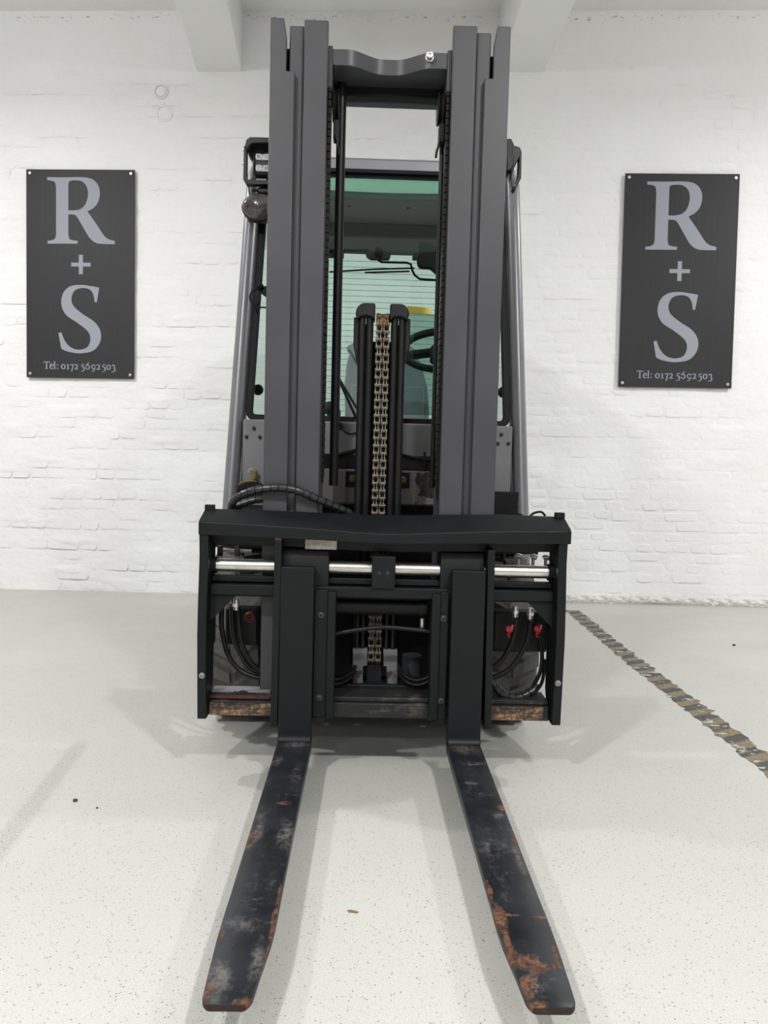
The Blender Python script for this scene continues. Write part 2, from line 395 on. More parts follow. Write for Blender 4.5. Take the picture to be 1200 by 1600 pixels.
# ------------------------------------------------------------------ mesh helpers
class MB:
    def __init__(s): s.v = []; s.f = []
    def add(s, vs, fs):
        k = len(s.v); s.v += [Vector(p) for p in vs]; s.f += [tuple(i + k for i in q) for q in fs]; return s
    def box(s, x0, x1, y0, y1, z0, z1):
        if x0 > x1: x0, x1 = x1, x0
        if y0 > y1: y0, y1 = y1, y0
        if z0 > z1: z0, z1 = z1, z0
        return s.add([(x0, y0, z0), (x1, y0, z0), (x1, y1, z0), (x0, y1, z0), (x0, y0, z1), (x1, y0, z1), (x1, y1, z1), (x0, y1, z1)],
                     [(3, 2, 1, 0), (4, 5, 6, 7), (0, 1, 5, 4), (1, 2, 6, 5), (2, 3, 7, 6), (3, 0, 4, 7)])
    def prism(s, poly, axis, a, b):
        """poly: 2D points (counter-clockwise), extruded along axis from a to b. axis x: poly=(y,z); y: (x,z); z: (x,y)"""
        def p3(p, t):
            return {'x': (t, p[0], p[1]), 'y': (p[0], t, p[1]), 'z': (p[0], p[1], t)}[axis]
        n = len(poly)
        area = sum(poly[i][0] * poly[(i + 1) % n][1] - poly[(i + 1) % n][0] * poly[i][1] for i in range(n))
        if area < 0: poly = poly[::-1]
        if a > b: a, b = b, a
        vs = [p3(p, a) for p in poly] + [p3(p, b) for p in poly]
        lo = tuple(range(n)); hi = tuple(range(n, 2 * n))
        sides = [(i, (i + 1) % n, n + (i + 1) % n, n + i) for i in range(n)]
        if axis == 'y': fs = [lo, hi[::-1]] + [q[::-1] for q in sides]
        else: fs = [lo[::-1], hi] + sides
        return s.add(vs, fs)
    def tube(s, pts, r, n=10, rs=None, cap=True, flat=1.0):
        pts = [Vector(p) for p in pts]; m = len(pts); rings = []
        d0 = (pts[1] - pts[0]).normalized()
        up = Vector((0, 0, 1)) if abs(d0.z) < 0.9 else Vector((0, 1, 0))
        nrm = d0.cross(up).normalized()
        k = len(s.v)
        for i, p in enumerate(pts):
            d = (pts[min(i + 1, m - 1)] - pts[max(i - 1, 0)]).normalized()
            nrm = (nrm - d * nrm.dot(d)).normalized(); bi = d.cross(nrm)
            rr = rs[i] if rs else r
            for j in range(n):
                a = 2 * math.pi * j / n
                s.v.append(p + nrm * (math.cos(a) * rr) + bi * (math.sin(a) * rr * flat))
        for i in range(m - 1):
            for j in range(n):
                s.f.append((k + i * n + j, k + i * n + (j + 1) % n, k + (i + 1) * n + (j + 1) % n, k + (i + 1) * n + j))
        if cap:
            s.f.append(tuple(k + j for j in range(n))[::-1]); s.f.append(tuple(k + (m - 1) * n + j for j in range(n)))
        return s
    def cyl(s, a, b, r, n=16, r2=None):
        return s.tube([a, b], r, n, rs=[r, r if r2 is None else r2])
    def lathe(s, prof, axis, c, n=32):
        """prof: (radius, along) pairs, revolved around axis through c"""
        c = Vector(c); k = len(s.v)
        for rr, t in prof:
            for j in range(n):
                a = 2 * math.pi * j / n; u, w_ = math.cos(a) * rr, math.sin(a) * rr
                s.v.append(c + Vector({'x': (t, u, w_), 'y': (w_, t, u), 'z': (u, w_, t)}[axis]))
        for i in range(len(prof) - 1):
            for j in range(n):
                s.f.append((k + i * n + j, k + i * n + (j + 1) % n, k + (i + 1) * n + (j + 1) % n, k + (i + 1) * n + j))
        s.f.append(tuple(k + j for j in range(n))[::-1]); s.f.append(tuple(k + (len(prof) - 1) * n + j for j in range(n)))
        return s


def bevel(o, wdt, seg=2):
    md = o.modifiers.new('bevel', 'BEVEL'); md.width = wdt; md.segments = seg; md.limit_method = 'ANGLE'; md.angle_limit = R(35)
    md.harden_normals = False


def fix_normals(me):
    import bmesh
    bm = bmesh.new(); bm.from_mesh(me); bmesh.ops.recalc_face_normals(bm, faces=bm.faces); bm.to_mesh(me); bm.free()


CENTER = {}


def build(mb, name, mat, parent=None, frame=None, bev=0.0, seg=2, smooth=None, origin=None):
    """link one mesh object; its origin is the middle of its own shape, in the parent's frame"""
    vs = [(TILT @ v) if frame == 'm' else v for v in mb.v]
    if origin is None:
        lo = Vector((min(v[i] for v in vs) for i in range(3))); hi = Vector((max(v[i] for v in vs) for i in range(3)))
        c = (lo + hi) / 2
    else:
        c = Vector(origin); c = TILT @ c if frame == 'm' else c
    me = bpy.data.meshes.new(name); me.from_pydata([v - c for v in vs], [], mb.f); me.update()
    fix_normals(me)
    o = bpy.data.objects.new(name, me); COL.objects.link(o)
    me.materials.append(MATS[mat] if isinstance(mat, str) else mat)
    pc = CENTER.get(parent.name, Vector((0, 0, 0))) if parent else Vector((0, 0, 0))
    o.parent = parent; o.location = c - pc
    CENTER[o.name] = c
    if bev: bevel(o, bev, seg)
    if smooth is None: smooth = bool(bev)
    if smooth:
        me.shade_smooth()
        me.set_sharp_from_angle(angle=R(40))
    return o


def dup(o, loc, parent):
    """copy of one piece sharing its mesh, placed at loc in the parent's own frame"""
    c = o.copy(); COL.objects.link(c); c.parent = parent; c.location = loc
    return c


def tag(o, label=None, cat=None, group=None, kind=None):
    for k, v in (('label', label), ('category', cat), ('group', group), ('kind', kind)):
        if v: o[k] = v
    return o


def spline(pts, n=8):
    pts = [Vector(p) for p in pts]; out = []
    P = [pts[0] * 2 - pts[1]] + pts + [pts[-1] * 2 - pts[-2]]
    for i in range(1, len(P) - 2):
        p0, p1, p2, p3 = P[i - 1], P[i], P[i + 1], P[i + 2]
        for k in range(n):
            t = k / n
            out.append(0.5 * ((2 * p1) + (p2 - p0) * t + (2 * p0 - 5 * p1 + 4 * p2 - p3) * t * t + (3 * p1 - p0 - 3 * p2 + p3) * t ** 3))
    out.append(pts[-1]); return out


# ================================================================== THE HALL
WM = Matrix.Rotation(WALL_YAW, 3, 'Z')


def wl(p): return WM @ Vector(p)


X0, X1, ZC = -5.2, 6.0, 4.46


def vnoise(x, z, seed):
    """smooth value noise on arrays"""
    g = np.random.default_rng(seed).random((256, 256))
    xi = np.floor(x).astype(int); zi = np.floor(z).astype(int); xf = x - xi; zf = z - zi
    xf = xf * xf * (3 - 2 * xf); zf = zf * zf * (3 - 2 * zf)
    a = g[xi % 256, zi % 256]; b_ = g[(xi + 1) % 256, zi % 256]; c = g[xi % 256, (zi + 1) % 256]; d = g[(xi + 1) % 256, (zi + 1) % 256]
    return (a * (1 - xf) + b_ * xf) * (1 - zf) + (c * (1 - xf) + d * xf) * zf - 0.5


def clear_w(x, z):
    """how plainly the single bricks still show under the paint"""
    wv = np.exp(-(((x - 1.75) / 0.75) ** 2 + ((z - 0.55) / 0.42) ** 2)) * 1.0
    wv = wv + 0.30 * (x > 0.4) + 0.05
    return np.minimum(wv, 1.15)


def wall_height(x, z):
    left = 1 / (1 + np.exp((x + 0.1) * 2.5))
    h = 0.005 * vnoise(x * 1.7 + 9, z * 2.2 + 3, 1) + (0.004 + 0.003 * left) * vnoise(x * 4.5 + 2, z * 12.6 + 5, 2)
    h += (0.005 + 0.005 * left) * vnoise(x * 2.6 + 31, z * 12.6 + 8, 3) + 0.0034 * vnoise(x * 14 + 1, z * 34 + 7, 4)
    h += 0.002 * vnoise(x * 30 + 12, z * 52 + 7, 5)
    fade = np.clip(1.3 - z * 0.14, 0.7, 1.25)
    return h * fade


nx, nz = 560, 250
gx = np.linspace(X0, X1, nx); gz = np.linspace(-0.02, ZC + 0.04, nz)
XX, ZZ = np.meshgrid(gx, gz)
HH = wall_height(XX, ZZ)
co = np.stack([XX.ravel(), -HH.ravel(), ZZ.ravel()], 1)
idx = np.arange(nx * nz).reshape(nz, nx)
quads = np.stack([idx[:-1, :-1].ravel(), idx[:-1, 1:].ravel(), idx[1:, 1:].ravel(), idx[1:, :-1].ravel()], 1)
wall_vs = [tuple(p) for p in co]; wall_fs = [tuple(q) for q in quads]
k = len(wall_vs)                                     # a solid slab behind the face
wall_vs += [(X0, 0.25, -0.02), (X1, 0.25, -0.02), (X1, 0.25, ZC + 0.04), (X0, 0.25, ZC + 0.04)]
c0, c1, c2, c3 = int(idx[0, 0]), int(idx[0, -1]), int(idx[-1, -1]), int(idx[-1, 0])
wall_fs += [(k + 1, k, k + 3, k + 2), (c0, k, k + 1, c1), (c1, k + 1, k + 2, c2), (c2, k + 2, k + 3, c3), (c3, k + 3, k, c0)]
me = bpy.data.meshes.new('wall_back'); me.from_pydata(wall_vs, [], wall_fs); me.update(); me.shade_smooth()
me.set_sharp_from_angle(angle=R(60))
wall = bpy.data.objects.new('wall_back', me); COL.objects.link(wall)
me.materials.append(MATS['white_brick_paint'])
wall.location = wl((0, WALL_D, 0)); wall.rotation_euler = (0, 0, WALL_YAW)
tag(wall, 'white painted brick wall behind the forklift', kind='structure')


def brick_mesh(L, Hh, seed):
    """pillow-edged brick face, 1 unit proud (scaled per brick), worn corners"""
    rr = random.Random(seed); vs = []; fs = []
    cut = 0.014
    jit = [(rr.uniform(-.005, .005), rr.uniform(-.004, .004)) for _ in range(8)]
    def ring(inset, y):
        hx, hz = L / 2 - inset, Hh / 2 - inset * 0.75
        pts = [(-hx + cut, -hz), (hx - cut, -hz), (hx, -hz + cut), (hx, hz - cut), (hx - cut, hz), (-hx + cut, hz), (-hx, hz - cut), (-hx, -hz + cut)]
        return [(p[0] + q[0], y, p[1] + q[1]) for p, q in zip(pts, jit)]
    vs += ring(0.0, 0.9); vs += ring(0.008, -0.5); vs += ring(0.020, -1.0)
    for r_ in range(2):
        for j in range(8):
            fs.append((r_ * 8 + j, r_ * 8 + (j + 1) % 8, (r_ + 1) * 8 + (j + 1) % 8, (r_ + 1) * 8 + j))
    fs += [(16, 17, 20, 21), (17, 18, 19, 20), (16, 21, 22, 23)]
    return vs, fs


VAR = [[brick_mesh(L, 0.068, 10 * i + j) for j in range(6)] for i, L in enumerate((0.128, 0.245))]
VMESH = []
for row in VAR:
    rm = []
    for vs, fs in row:
        m_ = bpy.data.meshes.new('brick'); m_.from_pydata(vs, [], fs); m_.update(); m_.shade_smooth(); m_.materials.append(MATS['white_brick_paint']); rm.append(m_)
    VMESH.append(rm)
bricks = []
PITCH_Z = 0.0795
for ci in range(int(ZC / PITCH_Z)):
    z = 0.045 + ci * PITCH_Z
    x = X0 + 0.2 + rng.random() * 0.1
    stretch = ci % 3 == 1
    while x < X1 - 0.3:
        ty = 1 if (stretch and rng.random() < 0.7) or rng.random() < 0.12 else 0
        L = (0.128, 0.245)[ty] * (0.95 + 0.1 * rng.random())
        bricks.append((x + L / 2, z + rng.normal(0, 0.003), ty, int(rng.integers(6)), L / (0.128, 0.245)[ty], rng.random(), rng.normal(0, 0.012)))
        x += L + 0.013
sel = []
for i, (x, z, ty, va, sc, rd, rz) in enumerate(bricks):
    cw = float(clear_w(np.array(x), np.array(z)))
    vis = -3.4 < x < 2.75 and z < 4.3 and not (-1.35 < x < 1.02) and not (-3.05 < x < -2.12 and 1.6 < z < 3.25) and not (1.5 < x < 2.4 and 1.6 < z < 3.25)
    if vis: sel.append((-(cw + 0.12 * (ty == 1) + 0.02 * x), i))
chosen = set(i for _, i in sorted(sel)[:300])
big_v, big_f = [], []
for i, (x, z, ty, va, sc, rd, rz) in enumerate(bricks):
    cw = float(clear_w(np.array(x), np.array(z)))
    base = float(wall_height(np.array(x), np.array(z)))
    proud = max(0.0006, 0.0072 * cw * (0.45 + 0.9 * rd) - 0.001)
    if i in chosen:
        o = bpy.data.objects.new('brick', VMESH[ty][va]); COL.objects.link(o); o.parent = wall
        o.location = (x, -base * 0.7, z); o.scale = (sc, proud, 1.0); o.rotation_euler = (0, rz, 0)
    else:
        vs, fs = VAR[ty][va]; k = len(big_v)
        big_v += [(x + v[0] * sc, -base * 0.7 + v[1] * proud, z + v[2]) for v in vs]
        big_f += [tuple(q + k for q in f) for f in fs]
me = bpy.data.meshes.new('brickwork'); me.from_pydata(big_v, [], big_f); me.update(); me.shade_smooth(); me.materials.append(MATS['white_brick_paint'])
bw = bpy.data.objects.new('brickwork', me); COL.objects.link(bw); bw.parent = wall; bw['kind'] = 'stuff'

# two painted-over round plugs on the wall
for (px, pz, pr, pd) in ((-1.98, 3.845, 0.055, 0.016), (-1.955, 3.685, 0.064, 0.009)):
    mb = MB().lathe([(pr, 0.012), (pr, -pd * 0.7), (pr - 0.004, -pd), (pr - 0.010, -pd), (pr - 0.012, -pd * 0.2), (pr - 0.016, -pd * 0.2), (pr - 0.019, -pd * 0.75), (0.001, -pd * 0.75)], 'y', (0, 0, 0), 28)
    o = build(mb, 'wall_plug', 'white_plaster', smooth=True, origin=(0, 0, 0)); o.parent = wall
    o.location = (px, -float(wall_height(np.array(px), np.array(pz))) - 0.002, pz)

# floor, ceiling, beams and the rest of the hall
mb = MB().box(X0 - 1, X1 + 1, -9.0, 6.75, -0.12, 0.0)
fl = build(mb, 'floor', 'grey_floor_coating'); tag(fl, 'light grey speckled floor coating of the hall', kind='structure')
mb = MB().box(X0 - 0.8, X1 + 0.8, -8.8, 0.4, 0, 0.15)
o = build(mb, 'ceiling', 'white_plaster', origin=(0, 0, 0)); o.rotation_euler = (0, 0, WALL_YAW); o.location = wl((0, WALL_D, ZC - 0.01))
tag(o, 'white plastered ceiling of the hall', kind='structure')
BZ0 = CAM_H + (3.955 - CAM_H) * 1.0147
for k, (bx0, bx1) in enumerate(((-1.706, -1.362), (0.578, 0.921))):
    mb = MB().box(bx0 - (bx0 + bx1) / 2, bx1 - (bx0 + bx1) / 2, -13.0, 0.02, BZ0, ZC + 0.02)
    o = build(mb, 'ceiling_beam', 'white_plaster', bev=0.012, origin=(0, 0, 0))
    o.location = wl(((bx0 + bx1) / 2, WALL_D, 0)); o.rotation_euler = (0, 0, R((4.2, 1.2)[k]))
    tag(o, ('white ceiling beam left of the forklift mast', 'white ceiling beam right of the forklift mast')[k], kind='structure')
for nm, bx in (('wall_left', (X0 - 0.25, X0, -15, 0.0)), ('wall_right', (X1, X1 + 0.25, -15, 0.0)), ('wall_front', (X0 - 0.3, X1 + 0.3, -15.3, -15))):
    mb = MB().box(bx[0], bx[1], bx[2], bx[3], -0.02, ZC + 0.02)
    o = build(mb, nm, 'hall_wall_paint', origin=(0, 0, 0)); o.location = wl((0, WALL_D, 0)); o.rotation_euler = (0, 0, WALL_YAW)
    tag(o, {'wall_left': 'plain wall on the left side of the hall', 'wall_right': 'plain wall on the right side of the hall', 'wall_front': 'plain wall behind the viewer'}[nm], kind='structure')

# ------------------------------------------------------------------ signs
def smooth_poly(pts, n=7):
    """pts: (x, y) or (x, y, 'c') for a corner; closed outline, Catmull-Rom between corners"""
    out = []; N = len(pts)
    for i in range(N):
        p1 = pts[i]; p2 = pts[(i + 1) % N]
        c1_, c2_ = len(p1) > 2, len(p2) > 2
        P1 = Vector(p1[:2]); P2 = Vector(p2[:2])
        P0 = Vector(pts[i - 1][:2]) if not c1_ else P1 + (P1 - P2)
        P3 = Vector(pts[(i + 2) % N][:2]) if not c2_ else P2 + (P2 - P1)
        if c1_ and c2_: out.append(P1); continue
        for k in range(n):
            t = k / n
            out.append(0.5 * ((2 * P1) + (P2 - P0) * t + (2 * P0 - 5 * P1 + 4 * P2 - P3) * t * t + (3 * P1 - P0 - 3 * P2 + P3) * t ** 3))
    return out


def fill_mesh(name, loops, depth, mat):
    cu_ = bpy.data.curves.new(name, 'CURVE'); cu_.dimensions = '2D'; cu_.fill_mode = 'BOTH'; cu_.extrude = depth / 2
    for lp in loops:
        sp = cu_.splines.new('POLY'); sp.points.add(len(lp) - 1); sp.use_cyclic_u = True
        for q, p in zip(sp.points, lp): q.co = (p[0], p[1], 0, 1)
    tmp = bpy.data.objects.new(name, cu_); COL.objects.link(tmp)
    dg = bpy.context.evaluated_depsgraph_get()
    me_ = bpy.data.meshes.new_from_object(tmp.evaluated_get(dg))
    bpy.data.objects.remove(tmp); bpy.data.curves.remove(cu_)
    me_.name = name; me_.materials.clear(); me_.materials.append(MATS[mat])
    return me_


SW, SH = 0.846, 1.588                                  # sign panel size
SZ = 708.0                                             # tracing units across the panel
def sp_(x, y): return ((x - 536.0) / SZ * SW, (797.5 - y) / 1361.0 * SH)


Rout = [(320, 168, 'c'), (420, 169), (540, 167), (610, 178), (650, 215), (663, 270), (652, 325), (622, 365), (582, 387, 'c'),
        (640, 468), (690, 542), (720, 566), (762, 578, 'c'), (760, 599, 'c'), (690, 598), (640, 592), (598, 560), (560, 500), (520, 432), (502, 412), (478, 408), (458, 409, 'c'),
        (458, 540, 'c'), (466, 567), (488, 576), (520, 580, 'c'), (518, 598, 'c'), (322, 599, 'c'), (322, 581, 'c'), (352, 576), (371, 565), (378, 540, 'c'),
        (378, 235, 'c'), (372, 204), (354, 192), (320, 187, 'c')]
Rin = [(458, 382, 'c'), (458, 210, 'c'), (464, 195), (490, 188), (540, 192), (575, 222), (586, 275), (574, 332), (545, 368), (505, 381)]
Sout = [(660, 882, 'c'), (645, 979, 'c'), (630, 977, 'c'), (622, 930), (598, 896), (552, 886), (502, 902), (479, 950), (492, 1004), (552, 1056), (628, 1106), (668, 1165), (668, 1235), (622, 1296),
        (532, 1315), (450, 1303), (412, 1286, 'c'), (393, 1184, 'c'), (411, 1178, 'c'), (438, 1238), (478, 1278), (532, 1291), (582, 1274), (603, 1225), (588, 1172), (520, 1116), (446, 1066), (413, 1000), (424, 922),
        (470, 877), (540, 866), (604, 873)]
Plus = [(477, 721), (527, 721), (527, 670), (553, 670), (553, 721), (604, 721), (604, 746), (553, 746), (553, 796), (527, 796), (527, 746), (477, 746)]
letter_meshes = [
    fill_mesh('letter', [[sp_(*p) for p in smooth_poly(Rout)], [sp_(*p) for p in smooth_poly(Rin)]], 0.0016, 'sign_letter'),
    fill_mesh('letter', [[sp_(*p) for p in Plus]], 0.0016, 'sign_letter'),
    fill_mesh('letter', [[sp_(*p) for p in smooth_poly(Sout)]], 0.0016, 'sign_letter')]


# telephone line: pen strokes (x, y, width) in tracing units above the base line
def arc(cx, cy, rx, ry, a0, a1, w0, w1, n=14, mid=None):
    out = []
    for i in range(n + 1):
        t = i / n; a = R(a0 + (a1 - a0) * t)
        ww = w0 + (w1 - w0) * t
        if mid is not None: ww = ww + (mid - ww) * math.sin(math.pi * t)
        out.append((cx + rx * math.cos(a), cy + ry * math.sin(a), ww))
    return out


def ring_(cx, cy, rx, ry, thick, thin, n=22):
    return [(cx + rx * math.cos(2 * math.pi * i / n), cy + ry * math.sin(2 * math.pi * i / n), thin + (thick - thin) * abs(math.cos(2 * math.pi * i / n))) for i in range(n + 1)]


def g_two(x): return [arc(x + 17, 35, 15, 16, 160, -30, 6, 11), [(x + 30, 28, 11), (x + 20, 14, 8), (x + 4, 4, 6)], [(x + 2, 4.5, 9), (x + 40, 4.5, 9)]]
def g_five(x): return [[(x + 10, 49, 8), (x + 36, 51, 8)], [(x + 11, 49, 6), (x + 7, 27, 6)], arc(x + 14, 6, 20, 23, 108, -60, 6, 8, mid=12), [(x + 24, -14, 8), (x + 2, -21, 6)]]
def g_zero(x): return [ring_(x + 21, 26, 18, 23, 11, 7)]


GLYPHS = [
    [[(206, 72, 8), (271, 72, 8)], [(209, 74, 6), (206, 58, 5)], [(268, 74, 6), (271, 58, 5)], [(238, 72, 12), (238, 3, 12)], [(222, 2.5, 5), (255, 2.5, 5)]],
    [arc(291, 26, 17, 23, 8, 318, 8, 6, mid=12), [(276, 29, 6), (307, 31, 6)]],
    [[(322, 78, 11), (322, 3, 11)], [(310, 74, 5), (324, 77, 5)], [(310, 2.5, 5), (334, 2.5, 5)]],
    [[(352, 2, 12), (352, 13, 12)], [(352, 37, 12), (352, 48, 12)]],
    g_zero(391), [[(461, 50, 12), (461, 2, 12)], [(446, 2.5, 5), (476, 2.5, 5)], [(446, 46, 6), (461, 50, 6)]],
    [[(484, 46, 9), (520, 47, 8)], [(519, 47, 7), (508, 18, 10), (499, -23, 11)]], g_two(526),
    g_five(597), [[(684, 70, 6), (664, 58, 9), (650, 38, 11), (647, 20, 11)], ring_(666, 23, 18, 20, 10, 7)],
    [ring_(726, 29, 18, 20, 10, 7), [(744, 32, 11), (742, 12, 11), (730, -10, 9), (708, -22, 6)]], g_two(756),
    g_five(814), g_zero(862),
    [arc(930, 34, 15, 14, 160, -70, 6, 6, mid=11), arc(930, 2, 20, 20, 80, -70, 6, 8, mid=12), [(937, -16, 8), (914, -22, 6)]]]


def glyph_mesh(strokes):
    U = SW / 1119.0
    me_v, me_f = [], []
    for st in strokes:
        pts = [Vector((p[0], p[1])) for p in st]; k = len(me_v); n = len(pts)
        for i, p in enumerate(pts):
            d = (pts[min(i + 1, n - 1)] - pts[max(i - 1, 0)]).normalized(); nn = Vector((-d.y, d.x)) * st[i][2] / 2
            for q in (p + nn, p - nn):
                X_ = (q.x - 28) * U - SW / 2; Y_ = q.y * U - SH / 2 + 0.0665
                me_v += [(X_, Y_, 0.0008), (X_, Y_, -0.0008)]
        for i in range(n - 1):
            a = k + 4 * i
            me_f += [(a, a + 2, a + 6, a + 4), (a + 1, a + 5, a + 7, a + 3), (a, a + 4, a + 5, a + 1), (a + 2, a + 3, a + 7, a + 6)]
    m_ = bpy.data.meshes.new('character'); m_.from_pydata(me_v, [], me_f); m_.update(); m_.materials.append(MATS['sign_letter'])
    return m_


glyph_meshes = [glyph_mesh(g) for g in GLYPHS]


def sign(cx, cz, label):
    gap, th = 0.024, 0.005
    e = bpy.data.objects.new('wall_sign', None); COL.objects.link(e)
    e.location = wl((cx, WALL_D - gap - th, cz)); e.rotation_euler = (0, 0, WALL_YAW)
    tag(e, label, 'sign', 'two company signs on the white wall')
    pb = build(MB().box(-SW / 2, SW / 2, 0, th, -SH / 2, SH / 2), 'panel', 'sign_anthracite', e, bev=0.0015, origin=(0, 0, 0))
    for m_ in letter_meshes + glyph_meshes:
        o = bpy.data.objects.new('letter' if m_ in letter_meshes else 'character', m_); COL.objects.link(o); o.parent = e
        o.rotation_euler = (R(90), 0, 0); o.location = (0, -0.0006, 0)
    first = None
    for sx in (-1, 1):
        for sz in (-1, 1):
            p = (sx * (SW / 2 - 0.03), 0, sz * (SH / 2 - 0.03))
            if first is None:
                mb = MB().lathe([(0.006, 0.034), (0.006, -0.002), (0.012, -0.002), (0.012, -0.005), (0.009, -0.008), (0.001, -0.0085)], 'y', (0, 0, 0), 16)
                first = build(mb, 'fixing_screw', 'zinc', e, smooth=True, origin=(0, 0, 0)); first.location = p
            else:
                dup(first, p, e)
    return e


sign(-2.594, CAM_H + (2.4365 - CAM_H) * 1.0147, 'dark grey R + S company sign on the wall left of the forklift')
sign(1.965, CAM_H + (2.4345 - CAM_H) * 1.0147, 'dark grey R + S company sign on the wall right of the forklift')

# ------------------------------------------------------------------ hazard tape and crumbs on the floor
mb = MB()
cen = [(1.383, 5.80), (1.345, 4.37), (1.340, 3.76), (1.337, 3.24), (1.333, 2.85), (1.330, 2.2), (1.326, 1.2)]
ys = np.arange(5.80, 1.2, -0.025); top = []
cy = [c[1] for c in cen][::-1]; cx = [c[0] for c in cen][::-1]
n = len(ys); zt = 0.0012
for i, y in enumerate(ys):
    xc = float(np.interp(y, cy, cx)); hw = 0.052 + 0.006 * float(rng.normal())
    jl, jr = float(rng.normal(0, 0.0025)), float(rng.normal(0, 0.006))
    mb.v += [Vector((xc - hw * 0.98 + jl, y, zt)), Vector((xc + hw + jr, y, zt)), Vector((xc - hw * 0.98 + jl, y, 0.0001)), Vector((xc + hw + jr, y, 0.0001))]
for i in range(n - 1):
    a = 4 * i
    mb.f += [(a, a + 1, a + 5, a + 4), (a, a + 4, a + 6, a + 2), (a + 1, a + 3, a + 7, a + 5)]
o = build(mb, 'floor_tape', 'hazard_tape'); tag(o, 'worn black and yellow striped hazard tape stuck along the floor', 'tape')
for k, (x, y, r_, lab) in enumerate(((-0.883, 2.284, 0.0065, 'small dark stone chip lying on the floor at left'), (-0.802, 2.239, 0.0035, 'tiny dark crumb on the floor just right of the stone chip'), (2.071, 4.658, 0.009, 'dark stone crumb on the floor far right beyond the hazard tape'))):
    rr = random.Random(k); mb = MB()
    mb.lathe([(r_ * 0.7, 0), (r_ * 1.1, r_ * 0.3), (r_ * 0.9, r_ * 0.9), (r_ * 0.3, r_ * 1.15)], 'z', (x, y, 0), 7)
    for v in mb.v: v.x += rr.uniform(-.25, .25) * r_; v.y += rr.uniform(-.25, .25) * r_
    o = build(mb, 'stone_chip', 'stone'); tag(o, lab, 'stone')
mb = MB(); lx_, ly_ = -0.052, 1.725
pts = [(-0.013, 0.004), (-0.004, 0.006), (0.010, 0.001), (0.013, -0.004), (0.004, -0.005), (-0.008, -0.001)]
mb.prism([(lx_ + p, ly_ + q) for p, q in pts], 'z', 0.0, 0.0025)
o = build(mb, 'leaf_scrap', 'leaf_brown', bev=0.0008); tag(o, 'small dry brown leaf scrap on the floor between the forks', 'leaf')

# ================================================================== THE FORKLIFT
truck = bpy.data.objects.new('forklift', None); COL.objects.link(truck)
truck.location = TR
truck.rotation_euler = RT.to_euler()
tag(truck, 'grey forklift truck with a tall mast, black fork carriage and two lowered forks', 'forklift')
CS = 0.021                                             # the carriage is shifted sideways by this much


def part(mb, name, mat, parent=truck, fr='m', **kw): return build(mb, name, mat, parent, fr, **kw)


def ybox(x0, x1, y0, y1, z0, z1): return MB().box(x0, x1, y0, y1, z0, z1)


def bolt(name, p, r_, mat, parent, fr='m', h=0.008, hexa=True, axis='y'):
    """bolt head facing the viewer, with a socket"""
    n_ = 6 if hexa else 14
    mb = MB().lathe([(r_ * 1.25, 0.004), (r_ * 1.25, -0.002), (r_, -0.002), (r_, -h), (r_ * 0.8, -h - 0.001), (r_ * 0.45, -h - 0.001), (r_ * 0.4, -h + 0.004)], 'y', p, 14 if not hexa else 12)
    return build(mb, name, mat, parent, fr, smooth=True)


# ---- mast rails: each one an open steel section, seen as a flat front flange with a web behind
def rail(side, name, x_out, x_in, web, y0, y1, z0, z1, fl=0.022, cut=None):
    s = side
    mb = MB()
    # C section in plan: front flange, web, rear flange
    a, b_, c = s * x_out, s * x_in, s * web
    wt = 0.018 * (1 if x_in < x_out else -1) * s
    poly = [(a, y0), (b_, y0), (b_, y0 + fl), (c - wt / 2, y0 + fl), (c - wt / 2, y1 - fl), (b_, y1 - fl), (b_, y1), (a, y1), (a, y1 - fl), (c + wt / 2, y1 - fl), (c + wt / 2, y0 + fl), (a, y0 + fl)]
    mb.prism(poly, 'z', z0, z1)
    return part(mb, name, 'mast_grey', bev=0.004)


for s in (-1, 1):
    # outer rail: its front flange is notched at the head
    mb = MB().prism([(s * 0.377, 0.215), (s * 0.299, 0.215), (s * 0.299, 2.222), (s * 0.326, 2.2225), (s * 0.326, 2.325), (s * 0.335, 2.382), (s * 0.377, 2.382)], 'y', 0.118, 0.140)
    mb.box(s * 0.377, s * 0.359, 0.1402, 0.278, 0.215, 2.36)
    mb.box(s * 0.377, s * 0.299, 0.2782, 0.300, 0.215, 2.325)
    o = part(mb, 'outer_mast_rail', 'mast_grey', bev=0.003)
    part(ybox(s * 0.3588, s * 0.3215, 0.200, 0.277, 2.20, 2.33), 'head_bearing', 'dark_plate', o, bev=0.003)
    rail(s, 'middle_mast_rail', 0.3195, 0.2735, 0.2965, 0.143, 0.325, 0.22, 2.373)
    rail(s, 'inner_mast_rail', 0.272, 0.196, 0.234, 0.120, 0.345, 0.22, 2.381, fl=0.026)
    # lift chain folded flat against the inner rail
    mb = MB(); 
    for k in range(56):
        z = 0.95 + k * 0.0232
        mb.box(s * 0.1935, s * 0.184, 0.15, 0.205, z, z + 0.0195)
    mb.box(s * 0.193, s * 0.186, 0.16, 0.195, 0.93, 2.27)
    part(mb, 'side_chain', 'chain_dark')

